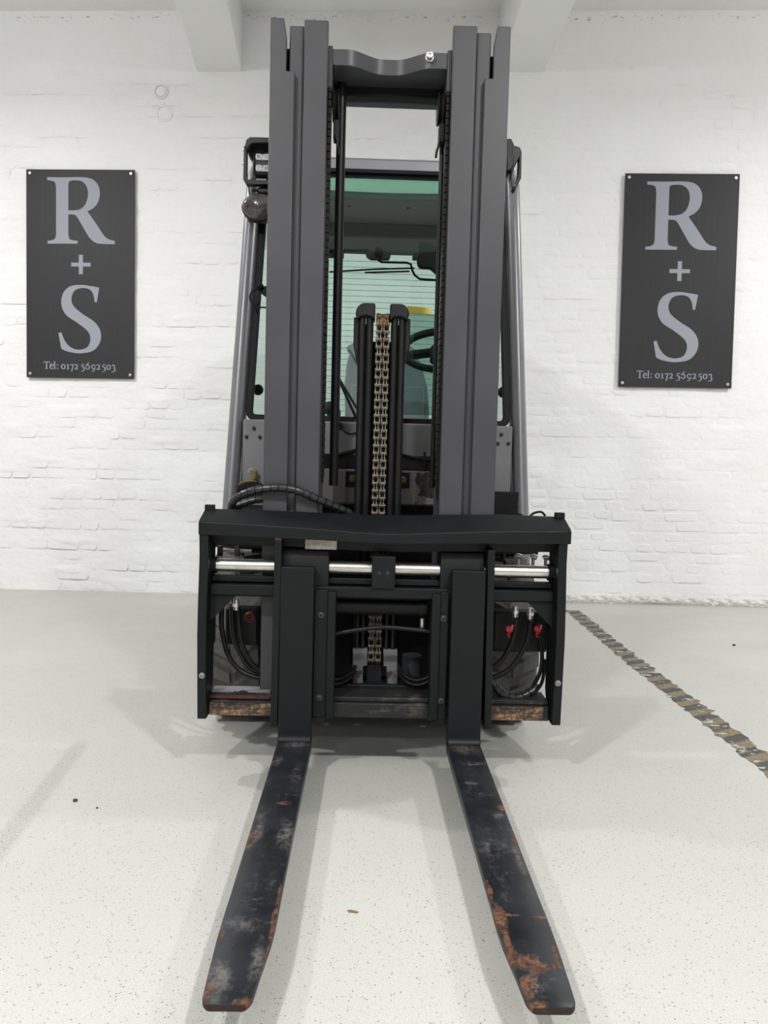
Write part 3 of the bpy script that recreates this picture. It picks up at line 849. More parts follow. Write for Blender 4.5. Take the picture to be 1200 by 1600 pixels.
# ---- cross members at the mast head
front = []
for i in range(25):
    t = -1 + 2 * i / 24; x = t * 0.182
    q = min(1.0, max(0.0, (abs(t) - 0.12) / 0.62)); q = q * q * (3 - 2 * q)
    front.append((x, 0.148 + 0.056 * (1 - q)))
poly = front + [(0.182, 0.29), (-0.182, 0.29)]
ch = part(MB().prism(poly, 'z', 2.259, 2.309), 'mast_crosshead', 'mast_grey', bev=0.002)
part(ybox(-0.198, -0.1822, 0.146, 0.30, 2.19, 2.318), 'end_plate', 'mast_grey', ch, bev=0.003)
part(ybox(0.1822, 0.198, 0.146, 0.30, 2.19, 2.318), 'end_plate', 'mast_grey', ch, bev=0.003)
bolt('bolt', (0.125, 0.147, 2.292), 0.011, 'zinc', ch, h=0.02)
part(ybox(-0.30, 0.30, 0.347, 0.39, 2.233, 2.285), 'rear_mast_crossbar', 'mast_grey', bev=0.004)
part(ybox(-0.19, 0.19, 0.2902, 0.335, 2.229, 2.30), 'middle_mast_crossbar', 'dark_plate', bev=0.004)

# hydraulic tubes and hose rollers beside the inner rails
xl = M(531, 300, 0.27).x; xr = M(687, 300, 0.27).x
o = part(MB().tube([(xl, 0.27, 0.92), (xl, 0.27, 2.256)], 0.0155, 14), 'lift_hose', 'rubber_hose', smooth=True)
o = part(MB().tube([(xr + 0.004, 0.27, 0.92), (xr + 0.004, 0.27, 2.256)], 0.009, 12), 'lift_hose', 'rubber_hose', smooth=True)
for s, xx in ((-1, -0.172), (1, 0.172)):
    o = part(MB().lathe([(0.05, -0.011), (0.052, -0.008), (0.045, 0), (0.052, 0.008), (0.05, 0.011)], 'x', (xx, 0.235, 2.17), 24), 'chain_roller', 'black_plastic', smooth=True)
    mb = MB().tube(spline([(xx * 0.98, 0.19, 2.06), (xx * 0.95, 0.19, 2.03), (xx * 0.93, 0.192, 2.02), (xx * 0.92, 0.195, 2.0)], 4), 0.004, 8)
    part(mb, 'cable_tie', 'black_plastic', smooth=True)
    part(ybox(xx - 0.006, xx + 0.012, 0.19, 0.24, 2.05, 2.11), 'hose_clip', 'black_plastic', bev=0.003)

# ---- lower mast crossbeam with flaked paint
lc = part(ybox(-0.30, 0.30, 0.42, 0.47, 0.853, 0.972), 'lower_mast_crossbeam', 'flaked_grey', bev=0.003)
for x in (-0.092, 0.088):
    p_ = part(ybox(x - 0.026, x + 0.026, 0.412, 0.4198, 0.912, 0.968), 'bolt_pad', 'dark_plate', lc, bev=0.002)
    bolt('bolt', (x, 0.411, 0.943), 0.011, 'yellow_paint', lc)
part(ybox(-0.30, 0.30, 0.43, 0.46, 0.976, 1.03), 'cable_tray', 'black_plastic', bev=0.004)
part(MB().tube(spline([(-0.17, 0.415, 1.02), (-0.11, 0.40, 1.035), (-0.06, 0.405, 1.05)], 6), 0.009, 8), 'short_hose', 'rubber_hose', smooth=True)
part(MB().tube(spline([(0.07, 0.42, 1.035), (0.14, 0.41, 1.02), (0.21, 0.42, 1.015)], 6), 0.006, 8), 'short_hose', 'rubber_hose', smooth=True)
part(MB().tube([(0.165, 0.408, 0.985), (0.165, 0.408, 1.045)], 0.005, 8), 'pin', 'black_plastic', smooth=True)

# ---- free lift cylinders: twin black tubes with a rounded guide cap, chain between them
for s, (xa, xb) in ((-1, (-0.086, -0.028)), (1, (0.024, 0.081))):
    xm = (xa + xb) / 2; wd = (xb - xa) / 2
    ctr = part(ybox(xa + 0.004, xb - 0.004, 0.262, 0.285, 0.30, 1.47), 'free_lift_guide', 'black_plastic', bev=0.003)
    for q in (-0.45, 0.45):
        part(MB().tube([(xm + q * wd, 0.247, 0.32), (xm + q * wd, 0.247, 1.488)], wd * 0.43, 14), 'guide_tube', 'black_plastic', ctr, smooth=True)
    out = -1 if s < 0 else 1
    prof = []
    for i in range(9):
        a = R(90 * i / 8); prof.append((xm + out * (wd * 0.15 + (wd * 1.05) * math.cos(a)), 1.497 + 0.036 * math.sin(a)))
    prof += [(xm - out * wd * 0.98, 1.533), (xm - out * wd * 1.05, 1.527), (xm - out * wd * 1.05, 1.475), (xm - out * wd * 0.6, 1.488), (xm, 1.492), (xm + out * wd * 0.6, 1.488)]
    prof += [(xm + out * wd * 1.0, 1.478)]
    part(MB().prism(prof, 'y', 0.222, 0.285), 'guide_cap', 'black_plastic', ctr, bev=0.004)
    x1 = xm + out * wd
    prof = [(x1 - out * 0.012, 1.49), (x1 + out * 0.012, 1.49), (x1 + out * 0.012, 1.40), (x1 + out * 0.007, 1.375), (x1, 1.34), (x1 - out * 0.012, 1.33)]
    part(MB().prism(prof, 'y', 0.25, 0.29), 'cheek_plate', 'black_plastic', ctr, bev=0.003)

# chain: duplex links, alternately outer and inner, each its own piece
CX, CY = 0.0, 0.235
mb = MB().box(CX - 0.0195, CX + 0.0195, CY + 0.012, CY + 0.018, 0.26, 1.485)
chain = part(mb, 'lift_chain', 'chain_dark')
part(ybox(-0.034, 0.032, 0.2855, 0.292, 0.30, 1.415), 'chain_guard', 'dark_plate')


def link_mesh(name, xs, pt, rollers, mat):
    mb = MB(); P_ = 0.0254
    for x in xs:
        poly = []
        for i in range(7): a = R(180 * i / 6); poly.append((0.0085 * math.cos(a), P_ + 0.0085 * math.sin(a)))
        poly += [(-0.0058, P_ / 2)]
        for i in range(7): a = R(180 + 180 * i / 6); poly.append((0.0085 * math.cos(a), 0.0085 * math.sin(a)))
        poly += [(0.0058, P_ / 2)]
        mb.prism(poly, 'x', x - pt / 2, x + pt / 2)
    for z in (0, P_):
        for (a, b_) in rollers: mb.cyl((a, 0, z), (b_, 0, z), 0.0058, 10)
    mb.v = [TILT @ v for v in mb.v]
    me_ = bpy.data.meshes.new(name); me_.from_pydata(mb.v, [], mb.f); me_.update(); fix_normals(me_); me_.materials.append(MATS[mat])
    return me_


lk = {}
for mt in ('chain_steel', 'chain_rust'):
    lk[mt] = (link_mesh('chain_link', (-0.0205, -0.0035, 0.0035, 0.0205), 0.0032, ((-0.0235, -0.0155), (0.0155, 0.0235)), mt),
              link_mesh('chain_link', (-0.0165, -0.0075, 0.0075, 0.0165), 0.0034, ((-0.0165, -0.0075), (0.0075, 0.0165)), mt))
cc = CENTER[chain.name]
for k in range(48):
    z = 0.272 + k * 0.0254
    o = bpy.data.objects.new('chain_link', lk['chain_rust' if z > 1.455 else 'chain_steel'][k % 2]); COL.objects.link(o)
    o.parent = chain; o.location = (TILT @ Vector((CX, CY, z))) - cc
part(MB().lathe([(0.03, -0.022), (0.034, -0.018), (0.03, 0), (0.034, 0.018), (0.03, 0.022)], 'x', (CX, 0.268, 1.475), 20), 'chain_pulley', 'chain_rust', smooth=True)

# ================================================================== carriage
# hood: folded beam across the top
st = [(-0.558, 0.812, 0.767, 0.842), (-0.36, 0.806, 0.763, 0.841), (-0.17, 0.797, 0.758, 0.837), (0.017, 0.788, 0.752, 0.834), (0.20, 0.796, 0.756, 0.840), (0.40, 0.805, 0.761, 0.845), (0.602, 0.810, 0.764, 0.843)]
sm = spline([Vector((a, b_, c)) for a, b_, c, d in st], 4); sm2 = spline([Vector((a, d, 0)) for a, b_, c, d in st], 4)
mb = MB()
for p, q in zip(sm, sm2):
    x, zt_, zb = p; zk = q.y
    mb.v += [Vector(v) for v in ((x, -0.006, zb), (x, -0.006, zt_ - 0.006), (x, 0.002, zt_), (x, 0.098, zk), (x, 0.104, zk - 0.006), (x, 0.104, zb - 0.030), (x, 0.070, zb - 0.034), (x, 0.064, zb + 0.004), (x, 0.006, zb + 0.002))]
nn = 9
for i in range(len(sm) - 1):
    for j in range(nn):
        mb.f.append((i * nn + j, i * nn + (j + 1) % nn, (i + 1) * nn + (j + 1) % nn, (i + 1) * nn + j))
mb.f += [tuple(range(nn))[::-1], tuple((len(sm) - 1) * nn + j for j in range(nn))]
hood = part(mb, 'carriage_hood', 'black_paint', bev=0.0015)
part(ybox(-0.5575, -0.527, 0.082, 0.104, 0.835, 0.855), 'corner_lug', 'black_paint', hood, bev=0.002)
part(ybox(0.571, 0.6015, 0.082, 0.104, 0.838, 0.857), 'corner_lug', 'black_paint', hood, bev=0.002)
# worn type plate under the hood
lp0 = M(477, 846, 0.045); lp1 = M(526, 859, 0.045)
part(ybox(lp0.x, lp1.x, 0.045, 0.049, lp1.z, lp0.z + 0.006), 'type_plate', 'sticker_white')

# side plates
for s, (xa, xb, xn) in ((-1, (-0.558, -0.530, -0.562)), (1, (0.567, 0.595, 0.600))):
    poly = [(0.0, 0.775), (-0.004, 0.70), (0.0, 0.56), (0.006, 0.45), (0.006, 0.182), (0.075, 0.182), (0.13, 0.27), (0.13, 0.775)]
    mb = MB().prism(poly, 'x', xa, xb)
    for v in mb.v:                                     # plates are bowed a little
        v.x += s * (0.004 * math.sin((v.z - 0.18) / 0.6 * math.pi * 1.5))
        if v.z > 0.7: v.x += s * 0.003
    o = part(mb, 'side_plate', 'black_paint', bev=0.002)
    bz = M(315, 1056, 0.0).z if s < 0 else M(874, 1068, 0.0).z
    bolt('bolt', ((xa + xb) / 2, 0.004, bz), 0.008, 'bolt_steel', o)
    part(ybox(xa if s > 0 else xa - 0.007, xb + 0.007 if s > 0 else xb, 0.131, 0.15, 0.395, 0.53), 'guard_tab', 'black_paint', o, bev=0.002)
    # inner web of the frame behind the plate
    gx_ = -0.5295 if s < 0 else 0.5665
    d = 1 if s < 0 else -1
    poly = [(gx_, 0.5724), (gx_ + d * 0.085, 0.5724), (gx_ + d * 0.008, 0.494), (gx_, 0.488)]
    part(MB().prism(poly, 'y', 0.05, 0.066), 'gusset_plate', 'dark_plate')

# cross bars of the carriage
xa, xb = -0.529, 0.5655
part(ybox(xa, xb, 0.040, 0.095, 0.5725, 0.6065), 'upper_carriage_bar', 'black_bar', bev=0.003)
part(ybox(xa, xb, 0.070, 0.100, 0.610, 0.630), 'shaft_rail', 'dark_plate', bev=0.003)
part(ybox(xa, xb, 0.0955, 0.110, 0.560, 0.612), 'bar_lip', 'dark_plate')
lb = part(ybox(xa, xb, 0.045, 0.100, 0.182, 0.229), 'lower_carriage_bar', 'worn_bar', bev=0.003)
lo_l = part(ybox(xa + 0.002, -0.325, 0.041, 0.0448, 0.184, 0.2235), 'rusty_wear_strip', 'rusty_bar')
lo_r = part(ybox(0.37, xb - 0.02, 0.041, 0.0448, 0.184, 0.2285), 'rusty_wear_strip', 'rusty_bar')
part(ybox(xa, xb, 0.062, 0.165, 0.2292, 0.2445), 'lower_ledge', 'worn_bar', bev=0.003)
part(ybox(xa, -0.34, 0.058, 0.0618, 0.2335, 0.2425), 'red_worn_edge', 'red_worn')
part(ybox(xa, -0.34, 0.090, 0.15, 0.2447, 0.248), 'bright_worn_edge', 'flaked_light')
# chrome shaft the fork brackets slide on
r0_ = M(337, 885, 0.062); r1_ = M(859, 893.5, 0.062)
zr = (r0_.z + r1_.z) / 2
shaft = part(MB().tube([(-0.53, 0.078, zr), (0.567, 0.078, zr)], 0.0208, 28), 'guide_shaft', 'chrome_shaft', smooth=True)
for x in (-0.527, 0.557):
    part(MB().tube([(x - 0.006, 0.078, zr), (x + 0.012, 0.078, zr)], 0.027, 20), 'shaft_collar', 'black_paint', shaft, smooth=True)

# positioner plates standing beside the forks
for s in (-1, 1):
    if s < 0: xt0, xt1, xb0, xb1, zt_, zb = M(429, 850, 0).x, M(440, 850, 0).x, M(422, 1130, 0).x, M(433, 1130, 0).x, M(435, 841, 0).z, M(428, 1136, 0).z
    else: xt0, xt1, xb0, xb1, zt_, zb = M(763, 862, 0).x, M(774, 862, 0).x, M(757, 1135, 0).x, M(768, 1135, 0).x, M(768, 860, 0).z, M(762, 1140, 0).z
    mb = MB()
    for (z, a, b_) in ((zb, xb0, xb1), (zt_, xt0, xt1)):
        mb.v += [Vector(v) for v in ((a, 0.002, z), (b_, 0.002, z), (b_, 0.11, z), (a, 0.11, z))]
    mb.f += [(3, 2, 1, 0), (4, 5, 6, 7), (0, 1, 5, 4), (1, 2, 6, 5), (2, 3, 7, 6), (3, 0, 4, 7)]
    pp = part(mb, 'positioner_plate', 'black_bar', bev=0.002)
    if s < 0: part(ybox(xt0 + 0.001, xt1 - 0.001, 0.0, 0.004, zt_ - 0.006, zt_ + 0.002), 'rusty_cap', 'chain_rust', pp)
    # bracket that hangs on the shaft behind the fork
    fx = (-0.303, -0.158) if s < 0 else (0.204, 0.343)
    if s < 0: fx = (M(441, 890, 0.05).x, M(514, 890, 0.05).x)
    else: fx = (M(688, 890, 0.05).x, M(757, 890, 0.05).x)
    poly = [(0.050, 0.585), (0.050, 0.700), (0.062, 0.722), (0.115, 0.722), (0.115, 0.585)]
    part(MB().prism(poly, 'x', fx[0], fx[1]), 'fork_bracket', 'black_paint', bev=0.003)
    # guide plate on the inner side of the fork, with two screws
    if s < 0: a0, a1, b0, b1 = M(490, 1020, 0.03).x, M(511, 1020, 0.03).x, M(510.5, 1020, 0.02).x, M(523, 1020, 0.02).x
    else: a0, a1, b0, b1 = M(686, 1020, 0.03).x, M(699, 1020, 0.03).x, M(673, 1020, 0.02).x, M(686.5, 1020, 0.02).x
    gp = part(ybox(min(a0, a1), max(a0, a1), 0.030, 0.085, 0.186, 0.597), 'guide_plate', 'black_paint', bev=0.002)
    part(ybox(min(b0, b1), max(b0, b1), 0.020, 0.08, 0.187, 0.5915), 'guide_flange', 'black_bar', gp, bev=0.002)
    bxp = (a0 + a1) / 2 if s < 0 else a0 + 0.010
    for zz in ((961, 1090) if s < 0 else (966, 1095)):
        bolt('bolt', (bxp, 0.029, M(600, zz, 0.03).z + (-0.004 if s < 0 else 0.004)), 0.009, 'bolt_dark', gp)
    part(ybox((-0.178, 0.205)[s > 0] - 0.02, (-0.178, 0.205)[s > 0] + 0.02, 0.03, 0.09, 0.170, 0.1855), 'end_stop', 'dark_plate', gp)

# block in the middle of the shaft
b0, b1 = M(581, 890, 0.03), M(618, 890, 0.03)
cb = part(ybox(b0.x, b1.x, 0.032, 0.11, 0.603, 0.708), 'shaft_block', 'black_bar', bev=0.003)
for q in (0.32, 0.68):
    x = b0.x + (b1.x - b0.x) * q
    part(MB().lathe([(0.0055, -0.001), (0.0055, 0.001), (0.003, 0.001), (0.003, 0.006)], 'y', (x, 0.031, 0.655), 12), 'screw_hole', 'bolt_dark', cb, smooth=True)

# positioner cylinder in the middle opening
zc_ = M(600, 950, 0.10).z
cyl = part(MB().tube([(-0.16, 0.115, zc_), (0.165, 0.115, zc_)], 0.026, 22), 'positioner_cylinder', 'black_plastic', smooth=True)
xq = M(659, 950, 0.09).x
part(MB().tube([(xq - 0.009, 0.115, zc_), (xq + 0.009, 0.115, zc_)], 0.0295, 22), 'cylinder_collar', 'black_plastic', cyl, smooth=True)
p_ = M(660, 975, 0.08)
part(MB().cyl((p_.x, 0.09, p_.z - 0.016), (p_.x, 0.09, p_.z + 0.016), 0.0075, 10), 'cylinder_fitting', 'zinc', smooth=True)
pts = [M(524, 990, 0.07), M(560, 984, 0.07), M(600, 980, 0.07), M(640, 983, 0.07), M(674, 987, 0.07)]
part(MB().tube(spline(pts, 6), 0.0075, 10), 'cross_hose', 'rubber_hose', smooth=True)

# chain anchor and the two pale anchor plates, on the lower mast tie
for s in (-1, 1):
    if s < 0: pl = [(551, 1014), (574, 1014), (574, 1040), (567, 1041), (567, 1080), (551, 1080)]
    else: pl = [(599, 1015), (621, 1016), (621, 1080), (604, 1081), (604, 1042), (599, 1041)]
    pts = [M(x, y, 0.19) for x, y in pl]
    part(MB().prism([(p.x, p.z) for p in pts], 'y', 0.19, 0.215), 'anchor_plate', 'flaked_plate', bev=0.002)
    for q in ((558, 567) if s < 0 else (604, 614)):
        a = M(q, 988, 0.2); b_ = M(q, 1016, 0.2)
        part(MB().cyl((a.x, 0.205, b_.z - 0.005), (a.x, 0.205, a.z + 0.06), 0.007, 10), 'anchor_rod', 'black_plastic', smooth=True)
a = M(573, 1040, 0.2); b_ = M(596, 1078, 0.2)
part(ybox(a.x, b_.x, 0.21, 0.25, b_.z, a.z), 'chain_anchor', 'dark_plate', bev=0.003)
part(ybox(-0.30, 0.34, 0.17, 0.29, 0.19, 0.255), 'lower_mast_tie', 'dark_plate', bev=0.004)
a = M(629, 1026, 0.3); b_ = M(659, 1063, 0.3)
part(MB().tube([((a.x + b_.x) / 2, 0.33, b_.z), ((a.x + b_.x) / 2, 0.33, a.z)], (b_.x - a.x) / 2, 16), 'oil_canister', 'canister_grey', smooth=True)
for off in (0.0, 0.016):
    pts = [M(622, 1040, 0.16), M(632, 1056, 0.16), M(650, 1063, 0.16), M(668, 1058, 0.16), M(676, 1046, 0.16)]
    part(MB().tube([p + Vector((0, 0, -off)) for p in spline(pts, 5)], 0.006, 8), 'looped_hose', 'rubber_hose', smooth=True)
    pts = [M(520, 1062, 0.16), M(535, 1060, 0.16), M(550, 1050, 0.16), M(556, 1040, 0.16)]
    part(MB().tube([p + Vector((0, 0, -off)) for p in spline(pts, 5)], 0.006, 8), 'looped_hose', 'rubber_hose', smooth=True)

# ---- forks
def fork(xc, label):
    y_t = -1.205; z_h, z_t = 0.1185, 0.106
    mb = MB()
    # blade outline stations: y, half width inner/outer, thickness
    side = -1 if xc < 0 else 1
    sta = []
    ts = [i / 24 * 0.98 for i in range(25)] + [0.985, 0.990, 0.994, 0.997, 0.999, 1.0]
    for t in ts:
        y = 0.0 + t * (y_t)
        hw_o = hw_i = 0.0525
        if t > 0.84:
            q = (t - 0.84) / 0.16
            hw_i -= 0.016 * q; hw_o -= 0.006 * q
        if t > 0.981:
            q = (t - 0.98) / 0.02; cut = 0.012 * (1 - math.sqrt(max(0.0, 1 - q * q)))
            hw_i -= cut; hw_o -= cut
        th = 0.040 - 0.029 * max(0, (t - 0.15) / 0.85)
        zt_ = z_h + (z_t - z_h) * t - 0.004 * max(0, (t - 0.9) / 0.1) ** 2
        sta.append((y, hw_o, hw_i, zt_, th))
    for (y, ho, hi, zt_, th) in sta:
        xo, xi = xc + side * ho, xc - side * hi
        x0_, x1_ = min(xo, xi), max(xo, xi)
        c_ = 0.0035 if th > 0.02 else 0.0022
        mb.v += [Vector(v) for v in ((x0_, y, zt_ - th + c_), (x0_, y, zt_ - c_), (x0_ + c_, y, zt_), (x1_ - c_, y, zt_), (x1_, y, zt_ - c_), (x1_, y, zt_ - th + c_), (x1_ - c_, y, zt_ - th), (x0_ + c_, y, zt_ - th))]
    n8 = 8
    for i in range(len(sta) - 1):
        for j in range(n8): mb.f.append((i * n8 + j, i * n8 + (j + 1) % n8, (i + 1) * n8 + (j + 1) % n8, (i + 1) * n8 + j))
    mb.f.append(tuple((len(sta) - 1) * n8 + j for j in range(n8))); mb.f.append(tuple(range(n8))[::-1])
    o = part(mb, 'fork', 'fork_worn_left' if xc < 0 else 'fork_worn_right', origin=(xc, 0.0, z_h), smooth=True)
    o['label'] = label
    o.data.set_sharp_from_angle(angle=R(50))
    # shank with the rounded heel
    poly = [(0.0, 0.672), (0.043, 0.672), (0.045, 0.12), (0.040, 0.095), (0.026, 0.081), (0.004, 0.078), (-0.001, 0.0785), (-0.001, 0.118), (-0.012, 0.1188), (-0.006, 0.124), (-0.002, 0.130), (0.0, 0.140)]
    part(MB().prism(poly, 'x', xc - 0.0525, xc + 0.0525), 'fork_shank', 'black_paint', o, bev=0.003)
    return o


fork(-0.2505, 'scuffed black fork blade on the left with grey scratches and a rusty edge')
fork(0.2875, 'scuffed black fork blade on the right with orange rust near the tip')

# ---- hoses, couplings in the side openings
def hose(pts, y, r_, name='hydraulic_hose', mat='rubber_hose', n=6):
    pp = [M(px, py, (y if not isinstance(y, (list, tuple)) else y[i])) for i, (px, py) in enumerate(pts)]
    return part(MB().tube(spline(pp, n), r_, 10), name, mat, smooth=True)


hose([(346, 950), (347, 985), (357, 1025), (382, 1052), (428, 1064)], 0.13, 0.0085)
hose([(362, 948), (364, 985), (372, 1015), (392, 1045), (428, 1058)], 0.15, 0.0085)
hose([(372, 948), (375, 990), (384, 1020), (402, 1045), (430, 1054)], 0.14, 0.0085)
hose([(806, 970), (804, 990), (796, 1012), (785, 1030), (765, 1048)], 0.13, 0.0085)
hose([(829, 970), (826, 992), (818, 1014), (798, 1044), (765, 1062)], 0.13, 0.0085)
hose([(838, 975), (843, 993), (847, 1021), (844, 1050), (830, 1078)], 0.13, 0.007)
hose([(852, 1030), (850, 1050), (846, 1068), (836, 1082)], 0.14, 0.006)
for px, py in ((368, 946), (806.5, 957), (830, 960)):
    c = M(px, py, 0.12)
    o = part(MB().cyl((c.x, 0.135, c.z - 0.018), (c.x, 0.135, c.z + 0.018), 0.0095, 12), 'hose_fitting', 'zinc', smooth=True)
    part(MB().cyl((c.x, 0.135, c.z - 0.006), (c.x, 0.135, c.z + 0.004), 0.0118, 6), 'hex_nut', 'zinc', o)
c = M(390, 965, 0.17)
cap = part(MB().lathe([(0.019, 0.02), (0.019, 0.0), (0.016, -0.004), (0.012, -0.004), (0.011, 0.004)], 'y', c, 22), 'red_coupling', 'red_dark', smooth=True)
part(MB().lathe([(0.008, 0.01), (0.008, -0.004), (0.004, -0.004), (0.004, 0.004)], 'y', c, 16), 'coupling_core', 'red_dark', cap, smooth=True)
for px, py, a in ((797, 984, 20), (842, 984, -15)):
    c = M(px, py, 0.12)
    mb = MB().tube(spline([c + Vector((0.008, 0, 0.016)), c + Vector((0.004, -0.004, 0.0)), c + Vector((-0.006, 0, -0.014)), c + Vector((-0.002, 0.004, -0.026))], 4), 0.0055, 8)
    lv = part(mb, 'red_lever', 'red_plastic', smooth=True)
    part(MB().lathe([(0.011, 0.005), (0.011, -0.006), (0.008, -0.009), (0.002, -0.009)], 'y', c + Vector((-0.006, 0, 0.002)), 14), 'lever_knob', 'red_plastic', lv, smooth=True)
# valve blocks behind the couplings
a, b_ = M(352, 950, 0.2), M(402, 1009, 0.2)
part(ybox(a.x, b_.x, 0.2, 0.26, b_.z, a.z), 'valve_block', 'black_plastic', bev=0.006)
a, b_ = M(772, 955, 0.2), M(854, 1020, 0.2)
part(ybox(a.x, b_.x, 0.2, 0.26, b_.z, a.z), 'valve_block', 'black_plastic', bev=0.006)

# spiral-wrapped hoses
def wrapped(pts, y, r_, name, pitch=0.024, n=12):
    pp = [M(px, py, (y if not isinstance(y, (list, tuple)) else y[i])) for i, (px, py) in enumerate(pts)]
    path = spline(pp, 24)
    h = part(MB().tube(path[::4] + [path[-1]], r_ * 0.66, 10), name, 'rubber_hose', smooth=True)
    ln = 0; seg_ = []; cur = [path[0]]
    for a_, b2 in zip(path, path[1:]):
        ln += (b2 - a_).length; cur.append(b2)
        if ln >= pitch: seg_.append(cur); cur = [b2]; ln = 0
    for sg in seg_:
        if len(sg) < 3: continue
        body = sg[1:-1] + [sg[-1] + (sg[-2] - sg[-1]) * 0.4]
        mm = len(body); rs = [r_ * (1.06 - 0.14 * i / max(1, mm - 1)) for i in range(mm)]
        part(MB().tube(body, r_, 12, rs=rs), 'hose_sleeve', 'hose_wrap', h, smooth=True)
    return h


wrapped([(360, 800), (364, 785), (376, 775), (400, 766), (432, 762), (462, 766), (494, 779), (522, 791), (556, 806)], [0.17, 0.15, 0.12, 0.10, 0.09, 0.09, 0.10, 0.12, 0.15], 0.0135, 'wrapped_hose')
wrapped([(366, 806), (372, 792), (388, 784), (412, 781), (440, 792)], [0.19, 0.19, 0.19, 0.19, 0.2], 0.012, 'wrapped_hose')
wrapped([(758, 1055), (771, 1068), (785, 1084), (808, 1090), (830, 1081), (840, 1070)], [0.12, 0.11, 0.10, 0.10, 0.11, 0.12], 0.0145, 'wrapped_hose')
hose([(828, 806), (836, 801), (846, 800), (852, 806)], 0.16, 0.004, 'spare_cable')
for i, (px, py, hh) in enumerate(((811, 874, 1), (835, 875, 1), (855, 876, 0.8))):
    c = M(px, py, 0.13)
    o = part(MB().cyl((c.x, 0.15, c.z - 0.024 * hh), (c.x, 0.15, c.z + 0.004), 0.006, 10), 'pipe_elbow', 'zinc', smooth=True)
    part(MB().tube(spline([(c.x - 0.008, 0.15, c.z + 0.006), (c.x, 0.147, c.z + 0.010), (c.x + 0.012, 0.145, c.z + 0.006)], 3), 0.009, 10), 'elbow_bend', 'zinc', o, smooth=True)
for px in (343, 370):
    c = M(px, 861, 0.13)
    o = part(ybox(c.x - 0.008, c.x + 0.008, 0.13, 0.15, c.z - 0.018, c.z + 0.016), 'pipe_clamp', 'bolt_dark', bev=0.002)
a, b_ = M(338, 861, 0.14), M(392, 863, 0.14)
part(MB().cyl((a.x, 0.16, a.z), (b_.x, 0.16, a.z), 0.006, 10), 'steel_pipe', 'zinc', smooth=True)

# ================================================================== chassis, wheels, cab (truck frame)
def tp(mb, name, mat, parent=truck, **kw): return build(mb, name, mat, parent, None, **kw)


ch0 = tp(ybox(-0.36, 0.36, 0.50, 1.0, 0.14, 0.86), 'front_chassis', 'dark_plate', bev=0.01)
for s in (-1, 1): tp(ybox(s * 0.30, s * 0.37, 0.33, 0.52, 0.16, 0.50), 'mast_mount', 'dark_plate', bev=0.01)
body = tp(ybox(-0.60, 0.60, 1.05, 2.0, 0.20, 0.98), 'chassis_body', 'cab_grey', bev=0.03)
prof = [(-0.60, 1.98), (-0.60, 2.40), (-0.52, 2.58), (-0.36, 2.66), (0.36, 2.66), (0.52, 2.58), (0.60, 2.40), (0.60, 1.98)]
tp(MB().prism(prof, 'z', 0.16, 1.06), 'counterweight', 'mast_grey', bev=0.04, seg=3)


def wheel(x0, x1, yc, r_, lugs):
    s = 1 if x1 > 0 else -1
    w2 = abs(x1 - x0) / 2; xm = (x0 + x1) / 2
    mb = MB().lathe([(r_ * 0.55, -w2 * 0.8), (r_ * 0.72, -w2 * 0.95), (r_ * 0.9, -w2), (r_ * 0.945, -w2 * 0.9), (r_ * 0.955, 0), (r_ * 0.945, w2 * 0.9), (r_ * 0.9, w2), (r_ * 0.72, w2 * 0.95), (r_ * 0.55, w2 * 0.8)], 'x', (xm, yc, r_), 40)
    o = tp(mb, 'wheel', 'tyre_grey', smooth=True, origin=(xm, yc, r_))
    tp(MB().lathe([(r_ * 0.54, -w2 * 0.6), (r_ * 0.54, w2 * 0.7), (r_ * 0.48, w2 * 0.7), (r_ * 0.42, w2 * 0.3), (r_ * 0.2, w2 * 0.25), (r_ * 0.18, w2 * 0.5), (0.01, w2 * 0.5)], 'x', (xm, yc, r_), 28), 'rim', 'panel_grey', o, smooth=True)
    # tread blocks, skewed, two staggered rows
    lm = []
    for q in (-1, 1):
        mb = MB()
        h0, h1 = r_ * 0.93, r_ * 1.0; ln = r_ * 0.085
        xs0, xs1 = (0.06 * w2, 0.97 * w2)
        vs = []
        for h_, sh in ((h0, 1.0), (h1, 0.86)):
            for (xx, yy) in ((q * xs0, -ln * sh - 0.02), (q * xs1, -ln * sh + 0.03), (q * xs1 * (0.985), ln * sh + 0.03), (q * xs0, ln * sh - 0.02)):
                vs.append((xx, yy, math.sqrt(max(1e-6, h_ * h_ - yy * yy))))
        mb.add(vs, [(0, 1, 2, 3), (4, 7, 6, 5), (0, 4, 5, 1), (1, 5, 6, 2), (2, 6, 7, 3), (3, 7, 4, 0)])
        m_ = bpy.data.meshes.new('tread_block'); m_.from_pydata(mb.v, [], mb.f); m_.update(); fix_normals(m_); m_.materials.append(MATS['tyre_grey']); lm.append(m_)
    for k in range(lugs):
        for q in range(2):
            t_ = bpy.data.objects.new('tread_block', lm[q]); COL.objects.link(t_); t_.parent = o
            t_.rotation_euler = (2 * math.pi * (k + 0.5 * q) / lugs, 0, 0)
    return o


wheel(-0.622, -0.415, 0.70, 0.325, 20)
wheel(0.405, 0.606, 0.70, 0.325, 20)
wheel(-0.57, -0.40, 2.12, 0.26, 20)
wheel(0.40, 0.57, 2.12, 0.26, 20)
for s in (-1, 1):
    # wing over the front wheel
    poly = [(0.85, 0.80), (0.74, 0.80), (0.50, 0.76), (0.37, 0.69), (0.355, 0.71), (0.48, 0.785), (0.72, 0.83), (0.85, 0.83)]
    tp(MB().prism(poly, 'x', s * 0.385, s * 0.585), 'front_wing', 'dark_plate', bev=0.004)

# ---- cab
# local depth of the slanted cab front at height z
def fy(z): return 0.72 + (z - 0.80) * 0.165
def half_w(z): return 0.617 - (z - 0.80) * 0.0295       # outer half width of the cab front


